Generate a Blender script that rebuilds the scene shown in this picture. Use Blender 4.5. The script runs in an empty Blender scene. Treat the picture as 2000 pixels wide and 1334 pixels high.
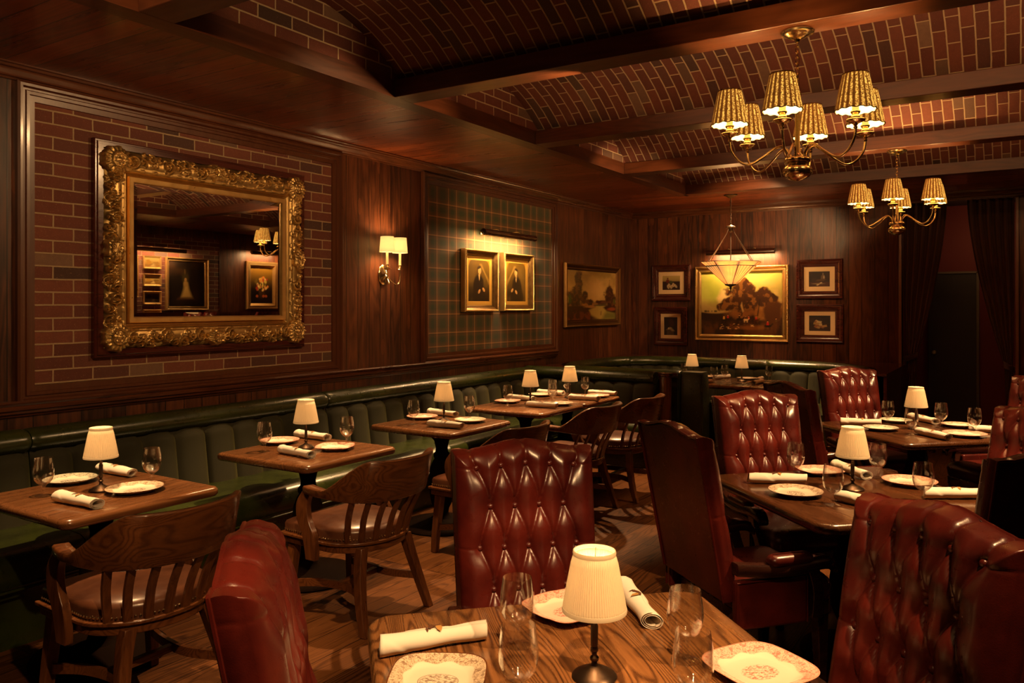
import bpy, math, random
import numpy as np
from mathutils import Vector, Matrix
PI = math.pi
R = math.radians
random.seed(7)
COL = bpy.context.scene.collection

# ------------------------------------------------------------------ mesh helpers
class MB:
    def __init__(s):
        s.v = []; s.f = []; s.m = []; s.uv = {}; s.mi = 0
    def add(s, vs, fs, uvs=None):
        o = len(s.v)
        s.v.extend([tuple(map(float, p)) for p in vs])
        for k, f in enumerate(fs):
            s.f.append(tuple(i + o for i in f)); s.m.append(s.mi)
            if uvs is not None:
                s.uv[len(s.f) - 1] = [uvs[i] for i in f]
        return s
    def box(s, x0, x1, y0, y1, z0, z1):
        vs = [(x, y, z) for z in (z0, z1) for y in (y0, y1) for x in (x0, x1)]
        return s.add(vs, [(0, 2, 3, 1), (4, 5, 7, 6), (0, 1, 5, 4), (2, 6, 7, 3), (0, 4, 6, 2), (1, 3, 7, 5)])
    def grid(s, P, wu=False, wv=False, flip=False, uv=None):
        P = np.asarray(P); nu, nv = P.shape[:2]
        vs = P.reshape(-1, 3); fs = []
        for i in range(nu if wu else nu - 1):
            i2 = (i + 1) % nu
            for j in range(nv if wv else nv - 1):
                j2 = (j + 1) % nv
                q = (i * nv + j, i2 * nv + j, i2 * nv + j2, i * nv + j2)
                fs.append(q[::-1] if flip else q)
        return s.add(vs, fs, None if uv is None else np.asarray(uv).reshape(-1, 2).tolist())
    def lathe(s, prof, n=24, c=(0, 0, 0), rf=None):
        P = []
        for i in range(n):
            a = 2 * PI * i / n
            row = []
            for k, (r, z) in enumerate(prof):
                rr = r * (rf(a, k) if rf else 1)
                row.append((c[0] + rr * math.cos(a), c[1] + rr * math.sin(a), c[2] + z))
            P.append(row)
        return s.grid(P, wu=True)
    def tube(s, path, r, n=8, closed=False, cap=True, sx=1.0):
        path = [Vector(p) for p in path]; m = len(path)
        rs = r if hasattr(r, '__len__') else [r] * m
        T = []
        for i in range(m):
            a = path[i - 1] if (i or closed) else path[0]
            b = path[(i + 1) % m] if (i < m - 1 or closed) else path[-1]
            T.append((b - a).normalized())
        up = Vector((0, 0, 1)) if abs(T[0].z) < .9 else Vector((1, 0, 0))
        N = (up - T[0] * up.dot(T[0])).normalized(); P = []
        for i in range(m):
            N = (N - T[i] * N.dot(T[i])).normalized(); B = T[i].cross(N)
            P.append([path[i] + (N * math.cos(2 * PI * k / n) * sx + B * math.sin(2 * PI * k / n)) * rs[i] for k in range(n)])
        A = np.array([[list(q) for q in row] for row in P])
        s.grid(A, wu=closed, wv=True)
        if cap and not closed:
            s.add(A[0], [tuple(range(n))]); s.add(A[-1], [tuple(range(n))[::-1]])
        return s
    def loft(s, rings, cap=True, closed=False):
        A = np.array(rings); n = A.shape[1]
        s.grid(A, wu=closed, wv=True)
        if cap and not closed:
            s.add(A[0], [tuple(range(n))]); s.add(A[-1], [tuple(range(n))[::-1]])
        return s
    def prism(s, poly, z0, z1):
        n = len(poly)
        s.loft([[(x, y, z0) for x, y in poly], [(x, y, z1) for x, y in poly]])
        return s
    def frame(s, w, h, prof):
        """mitred picture frame in the XZ plane, front towards -Y; prof = (inset, forward) pairs"""
        L = [[(-w/2+i, -f, -h/2+i), (w/2-i, -f, -h/2+i), (w/2-i, -f, h/2-i), (-w/2+i, -f, h/2-i)] for i, f in prof]
        for a, b in zip(L[:-1], L[1:]):
            for k in range(4):
                k2 = (k + 1) % 4
                s.add([a[k], a[k2], b[k2], b[k]], [(0, 1, 2, 3)])
        return s
    def build(s, name, mat, parent=None, loc=(0, 0, 0), rot=0, ang=40, bevel=0, seg=2):
        me = bpy.data.meshes.new(name)
        me.from_pydata(s.v, [], s.f)
        for mt in (mat if isinstance(mat, (list, tuple)) else [mat]):
            me.materials.append(mt)
        if any(s.m):
            me.polygons.foreach_set('material_index', s.m)
        if s.uv:
            l = me.uv_layers.new(name='UVMap')
            for p in me.polygons:
                u = s.uv.get(p.index)
                if u:
                    for li, c in zip(p.loop_indices, u):
                        l.data[li].uv = c
        import bmesh
        bm = bmesh.new(); bm.from_mesh(me)
        bmesh.ops.remove_doubles(bm, verts=bm.verts, dist=1e-6)
        bmesh.ops.recalc_face_normals(bm, faces=bm.faces)
        bm.to_mesh(me); bm.free()
        me.polygons.foreach_set('use_smooth', [True] * len(me.polygons))
        me.set_sharp_from_angle(angle=R(ang))
        o = bpy.data.objects.new(name, me); COL.objects.link(o)
        o.location = loc; o.rotation_euler = (0, 0, rot)
        if parent: o.parent = parent
        if bevel:
            b = o.modifiers.new('bevel', 'BEVEL'); b.width = bevel; b.segments = seg; b.limit_method = 'ANGLE'; b.angle_limit = R(40)
            b.harden_normals = False
        return o

def tag(o, label=None, cat=None, group=None, kind=None):
    if label: o['label'] = label
    if cat: o['category'] = cat
    if group: o['group'] = group
    if kind: o['kind'] = kind
    return o
def thing(name, label, cat, loc=(0, 0, 0), rot=0, group=None):
    o = bpy.data.objects.new(name, None); COL.objects.link(o)
    o.empty_display_size = .05
    o.location = loc; o.rotation_euler = (0, 0, rot)
    return tag(o, label, cat, group)
def struct(o):
    o['kind'] = 'structure'; return o
def copy_tree(o, parent=None):
    c = o.copy(); COL.objects.link(c)
    if parent: c.parent = parent
    for ch in list(o.children): copy_tree(ch, c)
    return c
class Proto:
    """first call hands out the original, later calls hand out copies"""
    def __init__(s, o): s.o = o; s.used = False
    def put(s, loc, rot, label, group=None):
        o = copy_tree(s.o) if s.used else s.o
        s.used = True
        o.location = loc; o.rotation_euler = (0, 0, rot); o['label'] = label
        if group: o['group'] = group
        return o
def ss(a, b, x):
    t = np.clip((x - a) / (b - a), 0, 1); return t * t * (3 - 2 * t)
def rrect(w, d, r, n=6):
    pts = []
    for cx, cy, a0 in ((w/2-r, d/2-r, 0), (-w/2+r, d/2-r, 90), (-w/2+r, -d/2+r, 180), (w/2-r, -d/2+r, 270)):
        for k in range(n + 1):
            a = R(a0 + 90 * k / n); pts.append((cx + r * math.cos(a), cy + r * math.sin(a)))
    return pts
def slab(mb, w, d, r, z0, z1, bull=None, n=6, c=(0, 0)):
    """rounded-corner slab with a bullnose edge"""
    t = z1 - z0; b = bull if bull else t / 2
    prof = [(b * 1.0, z0)] + [(b * (1 - math.cos(a)), z0 + t / 2 - (t / 2) * math.sin(a)) for a in [R(60), R(30), R(0), R(-30), R(-60)]] + [(b, z1)]
    rings = []
    for i, z in prof:
        rings.append([(x + c[0], y + c[1], z) for x, y in rrect(w - 2 * i, d - 2 * i, max(r - i, .002), n)])
    return mb.loft(rings)
def spline(pts, n=24):
    """Catmull-Rom through points"""
    P = [Vector(p) for p in pts]; P = [P[0] * 2 - P[1]] + P + [P[-1] * 2 - P[-2]]
    out = []; m = len(P) - 3
    for i in range(m):
        k = max(2, n // m)
        for j in range(k):
            t = j / k; a, b, c, d = P[i:i + 4]
            out.append(.5 * ((2 * b) + (c - a) * t + (2 * a - 5 * b + 4 * c - d) * t * t + (3 * b - a - 3 * c + d) * t ** 3))
    out.append(P[-2]); return out

# ------------------------------------------------------------------ materials
def lin(h):
    h = h.lstrip('#'); o = []
    for i in (0, 2, 4):
        c = int(h[i:i+2], 16) / 255
        o.append(c / 12.92 if c <= .04045 else ((c + .055) / 1.055) ** 2.4)
    return tuple(o) + (1,)
def c4(c): return tuple(c) + (1,) if len(c) == 3 else tuple(c)
class G:
    def __init__(s, name):
        s.mat = bpy.data.materials.new(name); s.mat.use_nodes = True
        s.nt = s.mat.node_tree; s.nt.nodes.clear()
        s.out = s.nt.nodes.new('ShaderNodeOutputMaterial')
    def n(s, t, ins=None, **props):
        nd = s.nt.nodes.new('ShaderNode' + t)
        for k, v in props.items(): setattr(nd, k, v)
        for k, v in (ins or {}).items():
            sk = nd.inputs[k]
            if isinstance(v, bpy.types.NodeSocket): s.nt.links.new(v, sk)
            else: sk.default_value = v
        return nd
    def math(s, op, a, b=0., c=0.):
        return s.n('Math', {0: a, 1: b, 2: c}, operation=op).outputs[0]
    def mix(s, f, a, b, blend='MIX'):
        nd = s.n('Mix', data_type='RGBA', blend_type=blend)
        for k, v in ((0, f), (6, a), (7, b)):
            if isinstance(v, bpy.types.NodeSocket): s.nt.links.new(v, nd.inputs[k])
            else: nd.inputs[k].default_value = v
        return nd.outputs[2]
    def ramp(s, f, stops, interp='LINEAR'):
        nd = s.n('ValToRGB', {0: f}); cr = nd.color_ramp; cr.interpolation = interp
        while len(cr.elements) < len(stops): cr.elements.new(.5)
        for e, (p, c) in zip(cr.elements, stops): e.position = p; e.color = c4(c)
        return nd.outputs[0]
    def coords(s, swz=None, uv=False):
        tc = s.n('TexCoord')
        if uv: return tc.outputs['UV']
        v = tc.outputs['Object']
        if not swz: return v
        sp = s.n('SeparateXYZ', {0: v}); d = {'x': sp.outputs[0], 'y': sp.outputs[1], 'z': sp.outputs[2]}
        w = swz[2]
        return s.n('CombineXYZ', {0: d[swz[0]], 1: d[swz[1]], 2: d[w]}).outputs[0]
    def scale(s, v, sc):
        return s.n('VectorMath', {0: v, 1: sc}, operation='MULTIPLY').outputs[0]
    def addv(s, v, w):
        return s.n('VectorMath', {0: v, 1: w}, operation='ADD').outputs[0]
    def noise(s, v, sc=5., det=4., rough=.55, dist=0.):
        return s.n('TexNoise', {'Vector': v, 'Scale': sc, 'Detail': det, 'Roughness': rough, 'Distortion': dist}).outputs[0]
    def bump(s, h, st=.3, d=.01, normal=None):
        i = {'Height': h, 'Strength': st, 'Distance': d}
        if normal: i['Normal'] = normal
        return s.n('Bump', i).outputs[0]
    def pbr(s, **k):
        p = s.n('BsdfPrincipled', {kk.replace('_', ' '): v for kk, v in k.items()})
        s.nt.links.new(p.outputs[0], s.out.inputs[0]); return s.mat

def plain(name, col, rough=.5, metal=0., bump=0., bsc=60., **k):
    g = G(name); kw = dict(Base_Color=c4(col), Roughness=rough, Metallic=metal); kw.update(k)
    if bump:
        kw['Normal'] = g.bump(g.noise(g.coords(), bsc, 3), bump, .004)
    return g.pbr(**kw)

def wood(name, ca, cb, swz, rough=.35, planks=None, groove=.0022, uv=False, gs=1.0, bump=.15, coat=.0, contrast=1.0, knots=0., spec=.5, lines=0.):
    """swz[0] = the axis the grain runs along"""
    g = G(name); v = g.coords(swz, uv)
    oi = g.n('ObjectInfo').outputs['Random']
    mort = None; rnd = oi
    if planks:
        w, l = planks
        b = g.n('TexBrick', {'Vector': v, 'Color1': (0, 0, 0, 1), 'Color2': (1, 1, 1, 1), 'Mortar': (.5, .5, .5, 1), 'Scale': 1., 'Mortar Size': groove,
                             'Mortar Smooth': .15, 'Bias': 0., 'Brick Width': l, 'Row Height': w}, offset=.37, offset_frequency=3)
        mort = b.outputs['Fac']; rnd = b.outputs['Color']
    off = g.n('CombineXYZ', {0: g.math('MULTIPLY', rnd, 23.), 1: g.math('MULTIPLY', rnd, 7.), 2: g.math('MULTIPLY', rnd, 11.)}).outputs[0]
    vv = g.addv(v, off)
    st = g.scale(vv, (1.2 * gs, 16. * gs, 16. * gs))
    n1 = g.noise(st, 1.6, 5, .6, .6)
    rg = g.math('FRACT', g.math('MULTIPLY', g.noise(g.scale(vv, (.8 * gs, 7. * gs, 7. * gs)), 1., 2, .5, .3), 9.))
    rg = g.math('ABSOLUTE', g.math('SUBTRACT', rg, .5))
    if lines:      # open oak grain: crisp dark lines running with the board
        wv = g.noise(g.scale(vv, (.55, 6.5, 6.5)), 1., 1.5, .45, .15)
        ln = g.math('ABSOLUTE', g.math('SUBTRACT', g.math('FRACT', g.math('MULTIPLY', wv, lines)), .5))
        rg = g.math('MULTIPLY', g.n('MapRange', {0: ln, 1: .06, 2: .30}).outputs[0], .6)
    fine = g.noise(g.scale(vv, (6. * gs, 150. * gs, 150. * gs)), 1., 2)
    f = g.math('ADD', g.math('MULTIPLY', n1, .55), g.math('MULTIPLY', rg, .55))
    f = g.math('ADD', f, g.math('MULTIPLY', fine, .25))
    f = g.math('ADD', g.math('MULTIPLY', g.math('SUBTRACT', f, .55), contrast), .5)
    if planks:
        f = g.math('ADD', f, g.math('MULTIPLY', g.math('SUBTRACT', rnd, .5), .45))
    if knots:
        kn = g.n('TexVoronoi', {'Vector': g.scale(vv, (2.2, 6.5, 6.5)), 'Scale': 1.}).outputs['Distance']
        f = g.math('ADD', f, g.math('MULTIPLY', g.math('LESS_THAN', kn, .16), knots))
    col = g.ramp(f, [(.1, ca), (.9, cb)])
    h = g.math('MULTIPLY', g.math('ADD', n1, fine), .35)
    if mort:
        col = g.mix(mort, col, (.004, .0015, .001, 1)); h = g.math('SUBTRACT', h, g.math('MULTIPLY', mort, 3.))
    kw = dict(Base_Color=col, Roughness=g.math('ADD', g.math('MULTIPLY', n1, .2), rough - .1), Normal=g.bump(h, bump, .003), Specular_IOR_Level=spec)
    if coat: kw['Coat_Weight'] = coat; kw['Coat_Roughness'] = .12
    return g.pbr(**kw)

def brick(name, swz=None, uv=False, w=.229, h=.073, m0=(.25, .17, .09, 1), m1=(.42, .30, .17, 1)):
    g = G(name); v = g.coords(swz, uv)
    wob = g.n('VectorMath', {0: g.n('TexNoise', {'Vector': v, 'Scale': 7., 'Detail': 3.}).outputs[1], 1: (.5, .5, .5)}, operation='SUBTRACT').outputs[0]
    vw = g.addv(v, g.scale(wob, (.008, .008, .008)))
    b = g.n('TexBrick', {'Vector': vw, 'Color1': (0, 0, 0, 1), 'Color2': (1, 1, 1, 1), 'Mortar': (.5, .5, .5, 1), 'Scale': 1., 'Mortar Size': .0052,
                         'Mortar Smooth': .25, 'Bias': 0., 'Brick Width': w, 'Row Height': h}, offset=.5, offset_frequency=2)
    n = g.noise(v, 28., 6, .65); n2 = g.noise(v, 140., 3)
    tint = g.ramp(b.outputs['Color'], [(0, (.115, .030, .017)), (.35, (.16, .043, .024)), (.62, (.20, .058, .030)), (.8, (.125, .040, .025)), (.9, (.055, .028, .019)), (1., (.24, .135, .08))])
    tint = g.mix(g.math('MULTIPLY', n, .55), tint, (.05, .018, .012, 1))
    tint = g.mix(g.math('MULTIPLY', g.math('GREATER_THAN', n2, .66), .35), tint, (.34, .2, .12, 1))
    mcol = g.mix(n2, m0, m1)
    m = b.outputs['Fac']
    col = g.mix(m, tint, mcol)
    hh = g.math('ADD', g.math('MULTIPLY', m, .9), g.math('MULTIPLY', g.math('ADD', n, n2), .35))
    return g.pbr(Base_Color=col, Roughness=.85, Normal=g.bump(hh, .8, .006))

def tartan(name, swz):
    g = G(name); v = g.coords(swz); sp = g.n('SeparateXYZ', {0: v})
    P = .305
    def tri(u, off):     # distance to a periodic line
        t = g.math('FRACT', g.math('ADD', g.math('DIVIDE', u, P), off))
        return g.math('MULTIPLY', g.math('ABSOLUTE', g.math('SUBTRACT', t, .5)), P)
    def line(u, off, w, soft):
        return g.n('MapRange', {0: tri(u, off), 1: w, 2: w + soft, 3: 1., 4: 0.}).outputs[0]
    def warp(u):
        c = g.mix(line(u, .30, .058, .012), (.054, .050, .011, 1), (.026, .056, .019, 1))      # brown green / teal bands
        c = g.mix(line(u, .80, .020, .02), c, (.034, .052, .014, 1))
        for off in (.08, .50):
            c = g.mix(g.math('MULTIPLY', line(u, off, .010, .040), .85), c, (.20, .078, .018, 1))
            c = g.mix(line(u, off, .0034, .003), c, (.62, .30, .10, 1))
            c = g.mix(line(u, off + .045, .0015, .002), c, (.02, .014, .008, 1))
        return c
    a = warp(sp.outputs[0]); b = warp(sp.outputs[1])
    tw = g.math('FRACT', g.math('MULTIPLY', g.math('ADD', sp.outputs[0], sp.outputs[1]), 260.))
    col = g.mix(g.math('ADD', g.math('MULTIPLY', g.math('GREATER_THAN', tw, .5), .3), .35), a, b)
    col = g.mix(g.math('MULTIPLY', g.noise(v, 300., 2), .35), col, (.02, .015, .006, 1))
    return g.pbr(Base_Color=col, Roughness=.9, Normal=g.bump(g.noise(v, 400., 2), .3, .002), Sheen_Weight=.3)

def leather(name, col, dark, rough=.3, sc=1.0, coat=.25):
    g = G(name); v = g.coords()
    n = g.noise(v, 5. * sc, 4, .6); vor = g.n('TexVoronoi', {'Vector': v, 'Scale': 330.}).outputs['Distance']
    wr = g.noise(v, 34. * sc, 4, .6, .8)
    c = g.mix(g.n('MapRange', {0: n, 1: .32, 2: .7}).outputs[0], c4(dark), c4(col))
    h = g.math('ADD', g.math('MULTIPLY', vor, .5), g.math('MULTIPLY', wr, 1.1))
    return g.pbr(Base_Color=c, Roughness=g.math('ADD', g.math('MULTIPLY', wr, .2), rough - .1), Normal=g.bump(h, .08, .003),
                 Coat_Weight=coat, Coat_Roughness=.25)

def emis(name, col, st, base=(.8, .6, .3)):
    g = G(name)
    return g.pbr(Base_Color=c4(base), Roughness=.7, Emission_Color=c4(col), Emission_Strength=st)

M = {}
M['wall_v'] = wood('wall_planks_left', (.022, .006, .002), (.150, .045, .014), 'zyx', .42, (.135, 9.), groove=.0034, bump=.3, knots=.3, contrast=1.3)
M['wall_b'] = wood('wall_planks_back', (.022, .006, .002), (.150, .043, .013), 'zxy', .42, (.145, 9.), groove=.0034, bump=.3, knots=.3, contrast=1.3)
M['wall_r'] = M['wall_v']
M['ceil'] = wood('ceiling_planks', (.065, .013, .0035), (.30, .066, .015), 'xyz', .30, (.15, 9.), groove=.0036, bump=.12, contrast=1.2, coat=.35)
M['beam_x'] = wood('beam_wood_across', (.034, .009, .003), (.115, .032, .010), 'xyz', .36, bump=.12, coat=.15)
M['beam_y'] = wood('beam_wood_along', (.034, .009, .003), (.115, .032, .010), 'yxz', .36, bump=.12, coat=.15)
M['trim_y'] = wood('trim_along', (.028, .008, .003), (.13, .039, .013), 'yxz', .30, bump=.06, coat=.2)
M['trim_x'] = wood('trim_across', (.028, .008, .003), (.13, .039, .013), 'xyz', .30, bump=.06, coat=.2)
M['trim_z'] = wood('trim_upright', (.028, .008, .003), (.13, .039, .013), 'zyx', .32, bump=.03, coat=.12, contrast=.4)
M['door_trim'] = wood('opening_trim', (.10, .04, .016), (.26, .11, .045), 'zyx', .35, bump=.1)
M['floor'] = wood('oak_floor', (.026, .0085, .003), (.115, .043, .013), 'yxz', .5, (.178, 1.9), bump=.12, gs=.9, spec=.08, contrast=1.3, lines=30.)
M['brick_l'] = brick('brick_wall_left', 'yzx')
M['brick_v'] = brick('brick_vault', uv=True, m0=(.34, .24, .13, 1), m1=(.52, .39, .23, 1))
M['tartan'] = tartan('tartan_cloth', 'yzx')
M['oak_t'] = wood('oak_table_dark', (.050, .018, .007), (.21, .085, .030), 'yxz', .27, bump=.15, coat=.35, contrast=1.1, lines=40.)
M['oak_d'] = wood('oak_table_stained', (.024, .008, .0035), (.105, .038, .013), 'yxz', .25, bump=.15, coat=.45, contrast=1.1, lines=40.)
M['oak_f'] = wood('oak_table_light', (.045, .016, .006), (.29, .125, .042), 'yxz', .27, bump=.2, coat=.35, contrast=1.5, gs=1.5, lines=46.)
M['oak_c'] = wood('oak_chair', (.038, .011, .0035), (.165, .055, .016), 'yxz', .30, bump=.12, coat=.3, gs=1.8, lines=26.)
M['oak_cz'] = wood('oak_chair_upright', (.038, .011, .0035), (.165, .055, .016), 'zyx', .30, bump=.12, coat=.3, gs=1.8)
M['dark_w'] = wood('stained_frame_wood', (.014, .0045, .003), (.055, .016, .009), 'xyz', .28, bump=.06, coat=.4)
M['mahog'] = wood('mahogany', (.030, .006, .004), (.095, .020, .012), 'xyz', .22, bump=.04, coat=.6)
M['black'] = plain('black_iron', (.012, .006, .0035), .7, 0., .1, 80., Specular_IOR_Level=.02)
M['ox'] = leather('oxblood_leather', (.115, .013, .008), (.042, .005, .004), .30)
M['brown_l'] = leather('brown_seat_leather', (.13, .048, .022), (.06, .020, .010), .32)
M['green_l'] = leather('green_leather', (.028, .038, .006), (.012, .017, .003), .30)
def velvet():
    g = G('green_velvet'); v = g.coords(); n = g.noise(v, 3., 3); f = g.noise(v, 500., 2)
    c = g.mix(n, (.0085, .0082, .0012, 1), (.019, .0175, .0022, 1))
    return g.pbr(Base_Color=c, Roughness=.85, Sheen_Weight=.25, Sheen_Roughness=.4, Sheen_Tint=(.5, .48, .06, 1), Normal=g.bump(f, .25, .001))
M['velvet'] = velvet()
M['brass'] = plain('brass', (.93, .76, .44), .18, 1.)
M['brass_d'] = plain('aged_brass', (.42, .31, .17), .32, 1.)
M['bronze'] = plain('dark_bronze', (.07, .045, .03), .35, .9)
M['linen'] = plain('white_linen', (.80, .74, .63), .9, 0., .10, 700.)
M['shade'] = None
M['mirror'] = plain('mirror_glass', (.93, .93, .90), .012, 1.)
M['mat_board'] = plain('cream_mat', (.72, .52, .27), .9)
M['gold_mat'] = plain('gold_mat', (.75, .46, .09), .45, .5)
M['red_wall'] = plain('red_plaster', (.12, .008, .010), .7)
M['blk_door'] = plain('black_door', (.006, .004, .004), .5)
M['curtain'] = plain('curtain_velvet', (.030, .010, .006), .85, 0., .2, 300., Sheen_Weight=.5, Sheen_Tint=(.6, .3, .15, 1))
def gilt(name, a=(.72, .48, .18), b=(.10, .05, .016), rough=.34):
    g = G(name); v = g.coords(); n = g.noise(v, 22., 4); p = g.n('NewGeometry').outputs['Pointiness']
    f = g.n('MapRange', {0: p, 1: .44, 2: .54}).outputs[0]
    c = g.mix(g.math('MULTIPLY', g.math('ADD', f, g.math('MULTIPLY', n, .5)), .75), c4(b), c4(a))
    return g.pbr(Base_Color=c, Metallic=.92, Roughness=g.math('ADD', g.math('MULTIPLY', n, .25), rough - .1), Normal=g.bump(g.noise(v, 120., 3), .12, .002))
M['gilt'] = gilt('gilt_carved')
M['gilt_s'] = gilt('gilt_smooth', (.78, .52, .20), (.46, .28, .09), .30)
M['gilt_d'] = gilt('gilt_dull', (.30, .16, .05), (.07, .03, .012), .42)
def glassm():
    g = G('clear_glass')
    fc = g.n('LayerWeight', {'Blend': .5}).outputs['Facing']
    fr = g.math('ADD', .06, g.math('MULTIPLY', g.math('POWER', fc, 1.9), .9))
    t = g.n('BsdfTransparent', {'Color': (.975, .97, .955, 1)}).outputs[0]
    gl = g.n('BsdfGlossy', {'Color': (1, 1, 1, 1), 'Roughness': .05}).outputs[0]
    m = g.n('MixShader', {0: fr, 1: t, 2: gl})
    g.nt.links.new(m.outputs[0], g.out.inputs[0]); return g.mat
M['glass'] = glassm()
def lampshade(name, col, em, est, tr=.35):
    g = G(name)
    d = g.n('BsdfDiffuse', {'Color': c4(col)}).outputs[0]; t = g.n('BsdfTranslucent', {'Color': c4(col)}).outputs[0]
    m = g.n('MixShader', {0: tr, 1: d, 2: t}).outputs[0]
    e = g.n('Emission', {'Color': c4(em), 'Strength': est}).outputs[0]
    a = g.n('AddShader', {0: m, 1: e}); g.nt.links.new(a.outputs[0], g.out.inputs[0]); return g.mat
M['shade'] = lampshade('pleated_cream_shade', (.66, .56, .40), (1., .55, .20), .13)
M['sc_shade'] = lampshade('glowing_sconce_shade', (.8, .7, .5), (1., .60, .19), .62, .2)
def chand_shade():
    g = G('pleated_print_shade'); tc = g.n('TexCoord'); uv = tc.outputs['UV']
    sp = g.n('SeparateXYZ', {0: uv}); u, vv = sp.outputs[0], sp.outputs[1]
    pl = g.math('ABSOLUTE', g.math('SUBTRACT', g.math('FRACT', g.math('MULTIPLY', u, 20.)), .5))
    leaf = g.noise(g.scale(uv, (60., 22., 1.)), 1., 4, .6, 1.5)
    lf = g.n('MapRange', {0: leaf, 1: .46, 2: .56}).outputs[0]
    gl = g.n('MapRange', {0: pl, 1: .12, 2: .36}).outputs[0]
    f = g.math('MULTIPLY', g.math('ADD', g.math('MULTIPLY', gl, .75), .25), g.math('SUBTRACT', 1., g.math('MULTIPLY', lf, .72)))
    e = g.ramp(f, [(0., (.030, .007, .001)), (.35, (.16, .048, .006)), (.7, (.62, .25, .030)), (1., (1.15, .60, .10))])
    d = g.n('BsdfDiffuse', {'Color': (.35, .2, .07, 1)}).outputs[0]
    em = g.n('Emission', {'Color': e, 'Strength': .95}).outputs[0]
    a = g.n('AddShader', {0: d, 1: em}); g.nt.links.new(a.outputs[0], g.out.inputs[0]); return g.mat
M['ch_shade'] = chand_shade()
M['ch_in'] = emis('shade_lining', (1., .62, .2), 1.0, (.8, .6, .3))
M['candle'] = emis('candle_sleeve', (1., .6, .15), .35, (.75, .55, .25))
def slag(name, a, b, st):
    g = G(name); v = g.coords(); n = g.noise(v, 9., 3, .6, 1.)
    c = g.ramp(g.math('ADD', g.math('MULTIPLY', n, .5), .25), [(0, a), (1, b)])
    d = g.n('BsdfDiffuse', {'Color': c}).outputs[0]; t = g.n('BsdfTranslucent', {'Color': c}).outputs[0]
    m = g.n('MixShader', {0: .6, 1: d, 2: t}).outputs[0]
    e = g.n('Emission', {'Color': c, 'Strength': st}).outputs[0]
    s = g.n('AddShader', {0: m, 1: e}); g.nt.links.new(s.outputs[0], g.out.inputs[0]); return g.mat
M['slag'] = slag('slag_glass_amber', (.70, .40, .13), (.85, .56, .22), .32)
M['slag_d'] = slag('slag_glass_dark', (.20, .05, .012), (.30, .10, .03), .12)
M['lens'] = emis('lit_tube', (1., .66, .25), 9.)
def paint(name='oil_paint', rough=.35):
    g = G(name); a = g.n('Attribute', attribute_name='paint').outputs[0]
    v = g.coords()
    return g.pbr(Base_Color=a, Roughness=rough, Normal=g.bump(g.noise(v, 160., 3), .15, .002))
M['paint'] = paint(); M['print'] = paint('paper_print', .6)
def china(name, col, dark, kind):
    g = G(name); uv = g.coords(uv=True); sp = g.n('SeparateXYZ', {0: uv})
    r = g.n('VectorMath', {0: uv}, operation='LENGTH').outputs['Value']
    th = g.math('ARCTAN2', sp.outputs[1], sp.outputs[0])
    cream = (.80, .73, .58, 1)
    def band(a, b, s=.012):
        return g.math('MULTIPLY', g.n('MapRange', {0: r, 1: a - s, 2: a + s}).outputs[0], g.n('MapRange', {0: r, 1: b - s, 2: b + s, 3: 1., 4: 0.}).outputs[0])
    wave = g.math('MULTIPLY', g.math('SINE', g.math('MULTIPLY', th, 8.)), .03)
    vine = g.noise(uv, 13., 5, .65, 1.2); ln = g.math('LESS_THAN', g.math('ABSOLUTE', g.math('SUBTRACT', vine, .5)), .018)
    blot = g.math('GREATER_THAN', g.noise(uv, 9., 4, .7, .6), .56)
    rim = g.n('MapRange', {0: g.math('ADD', r, wave), 1: .70, 2: .73}).outputs[0]
    pat = g.math('MULTIPLY', g.math('MAXIMUM', ln, g.math('MULTIPLY', blot, .75)), rim)
    el = g.n('VectorMath', {0: g.scale(uv, (1., 1.35, 1.))}, operation='LENGTH').outputs['Value']
    cin = g.n('MapRange', {0: el, 1: .36, 2: .40, 3: 1., 4: 0.}).outputs[0]
    sc = g.noise(g.scale(uv, (1., 1.7, 1.)), 11., 6, .75, .4); scene = g.n('MapRange', {0: sc, 1: .45, 2: .58}).outputs[0]
    ring = g.math('MULTIPLY', g.math('LESS_THAN', g.math('ABSOLUTE', g.math('SUBTRACT', el, .385)), .008), .8 if kind == 'ring' else 0.)
    pat = g.math('MAXIMUM', pat, g.math('MULTIPLY', scene, cin)); pat = g.math('MAXIMUM', pat, ring)
    base = g.mix(g.math('MULTIPLY', rim, .42), cream, c4(col))
    c = g.mix(g.math('MULTIPLY', pat, .85), base, c4(dark))
    c = g.mix(g.math('GREATER_THAN', r, .972), c, c4(dark if kind == 'ring' else col))
    return g.pbr(Base_Color=c, Roughness=.22, Coat_Weight=.5, Coat_Roughness=.06)
M['china_p'] = china('china_pink', (.72, .33, .23), (.55, .10, .07), 'plain')
M['china_b'] = china('china_brown', (.62, .38, .20), (.13, .045, .016), 'ring')
M['china_g'] = china('china_green', (.50, .52, .36), (.045, .055, .045), 'ring')
M['china_w'] = china('china_cream', (.74, .60, .42), (.32, .16, .08), 'plain')
L_CH, L_PL, L_SP, L_V, EXPO = 5.4, 2.4, 4.6, 6.8, .36
# ------------------------------------------------------------------ the room
WX, BY, CZ = -4.60, 10.35, 2.90
CX0, CX1 = -3.28, 1.30              # coffer field
BM = [2.08, 3.79, 5.50, 7.21]; BW = .18; NEAR, FAR = -1.0, 8.92
def qd(mb, a, b, c, d): mb.add([a, b, c, d], [(0, 1, 2, 3)])

m = MB().box(-4.7, 3.0, -2.6, 12.6, -.06, 0); struct(m.build('floor', M['floor']))

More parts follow.
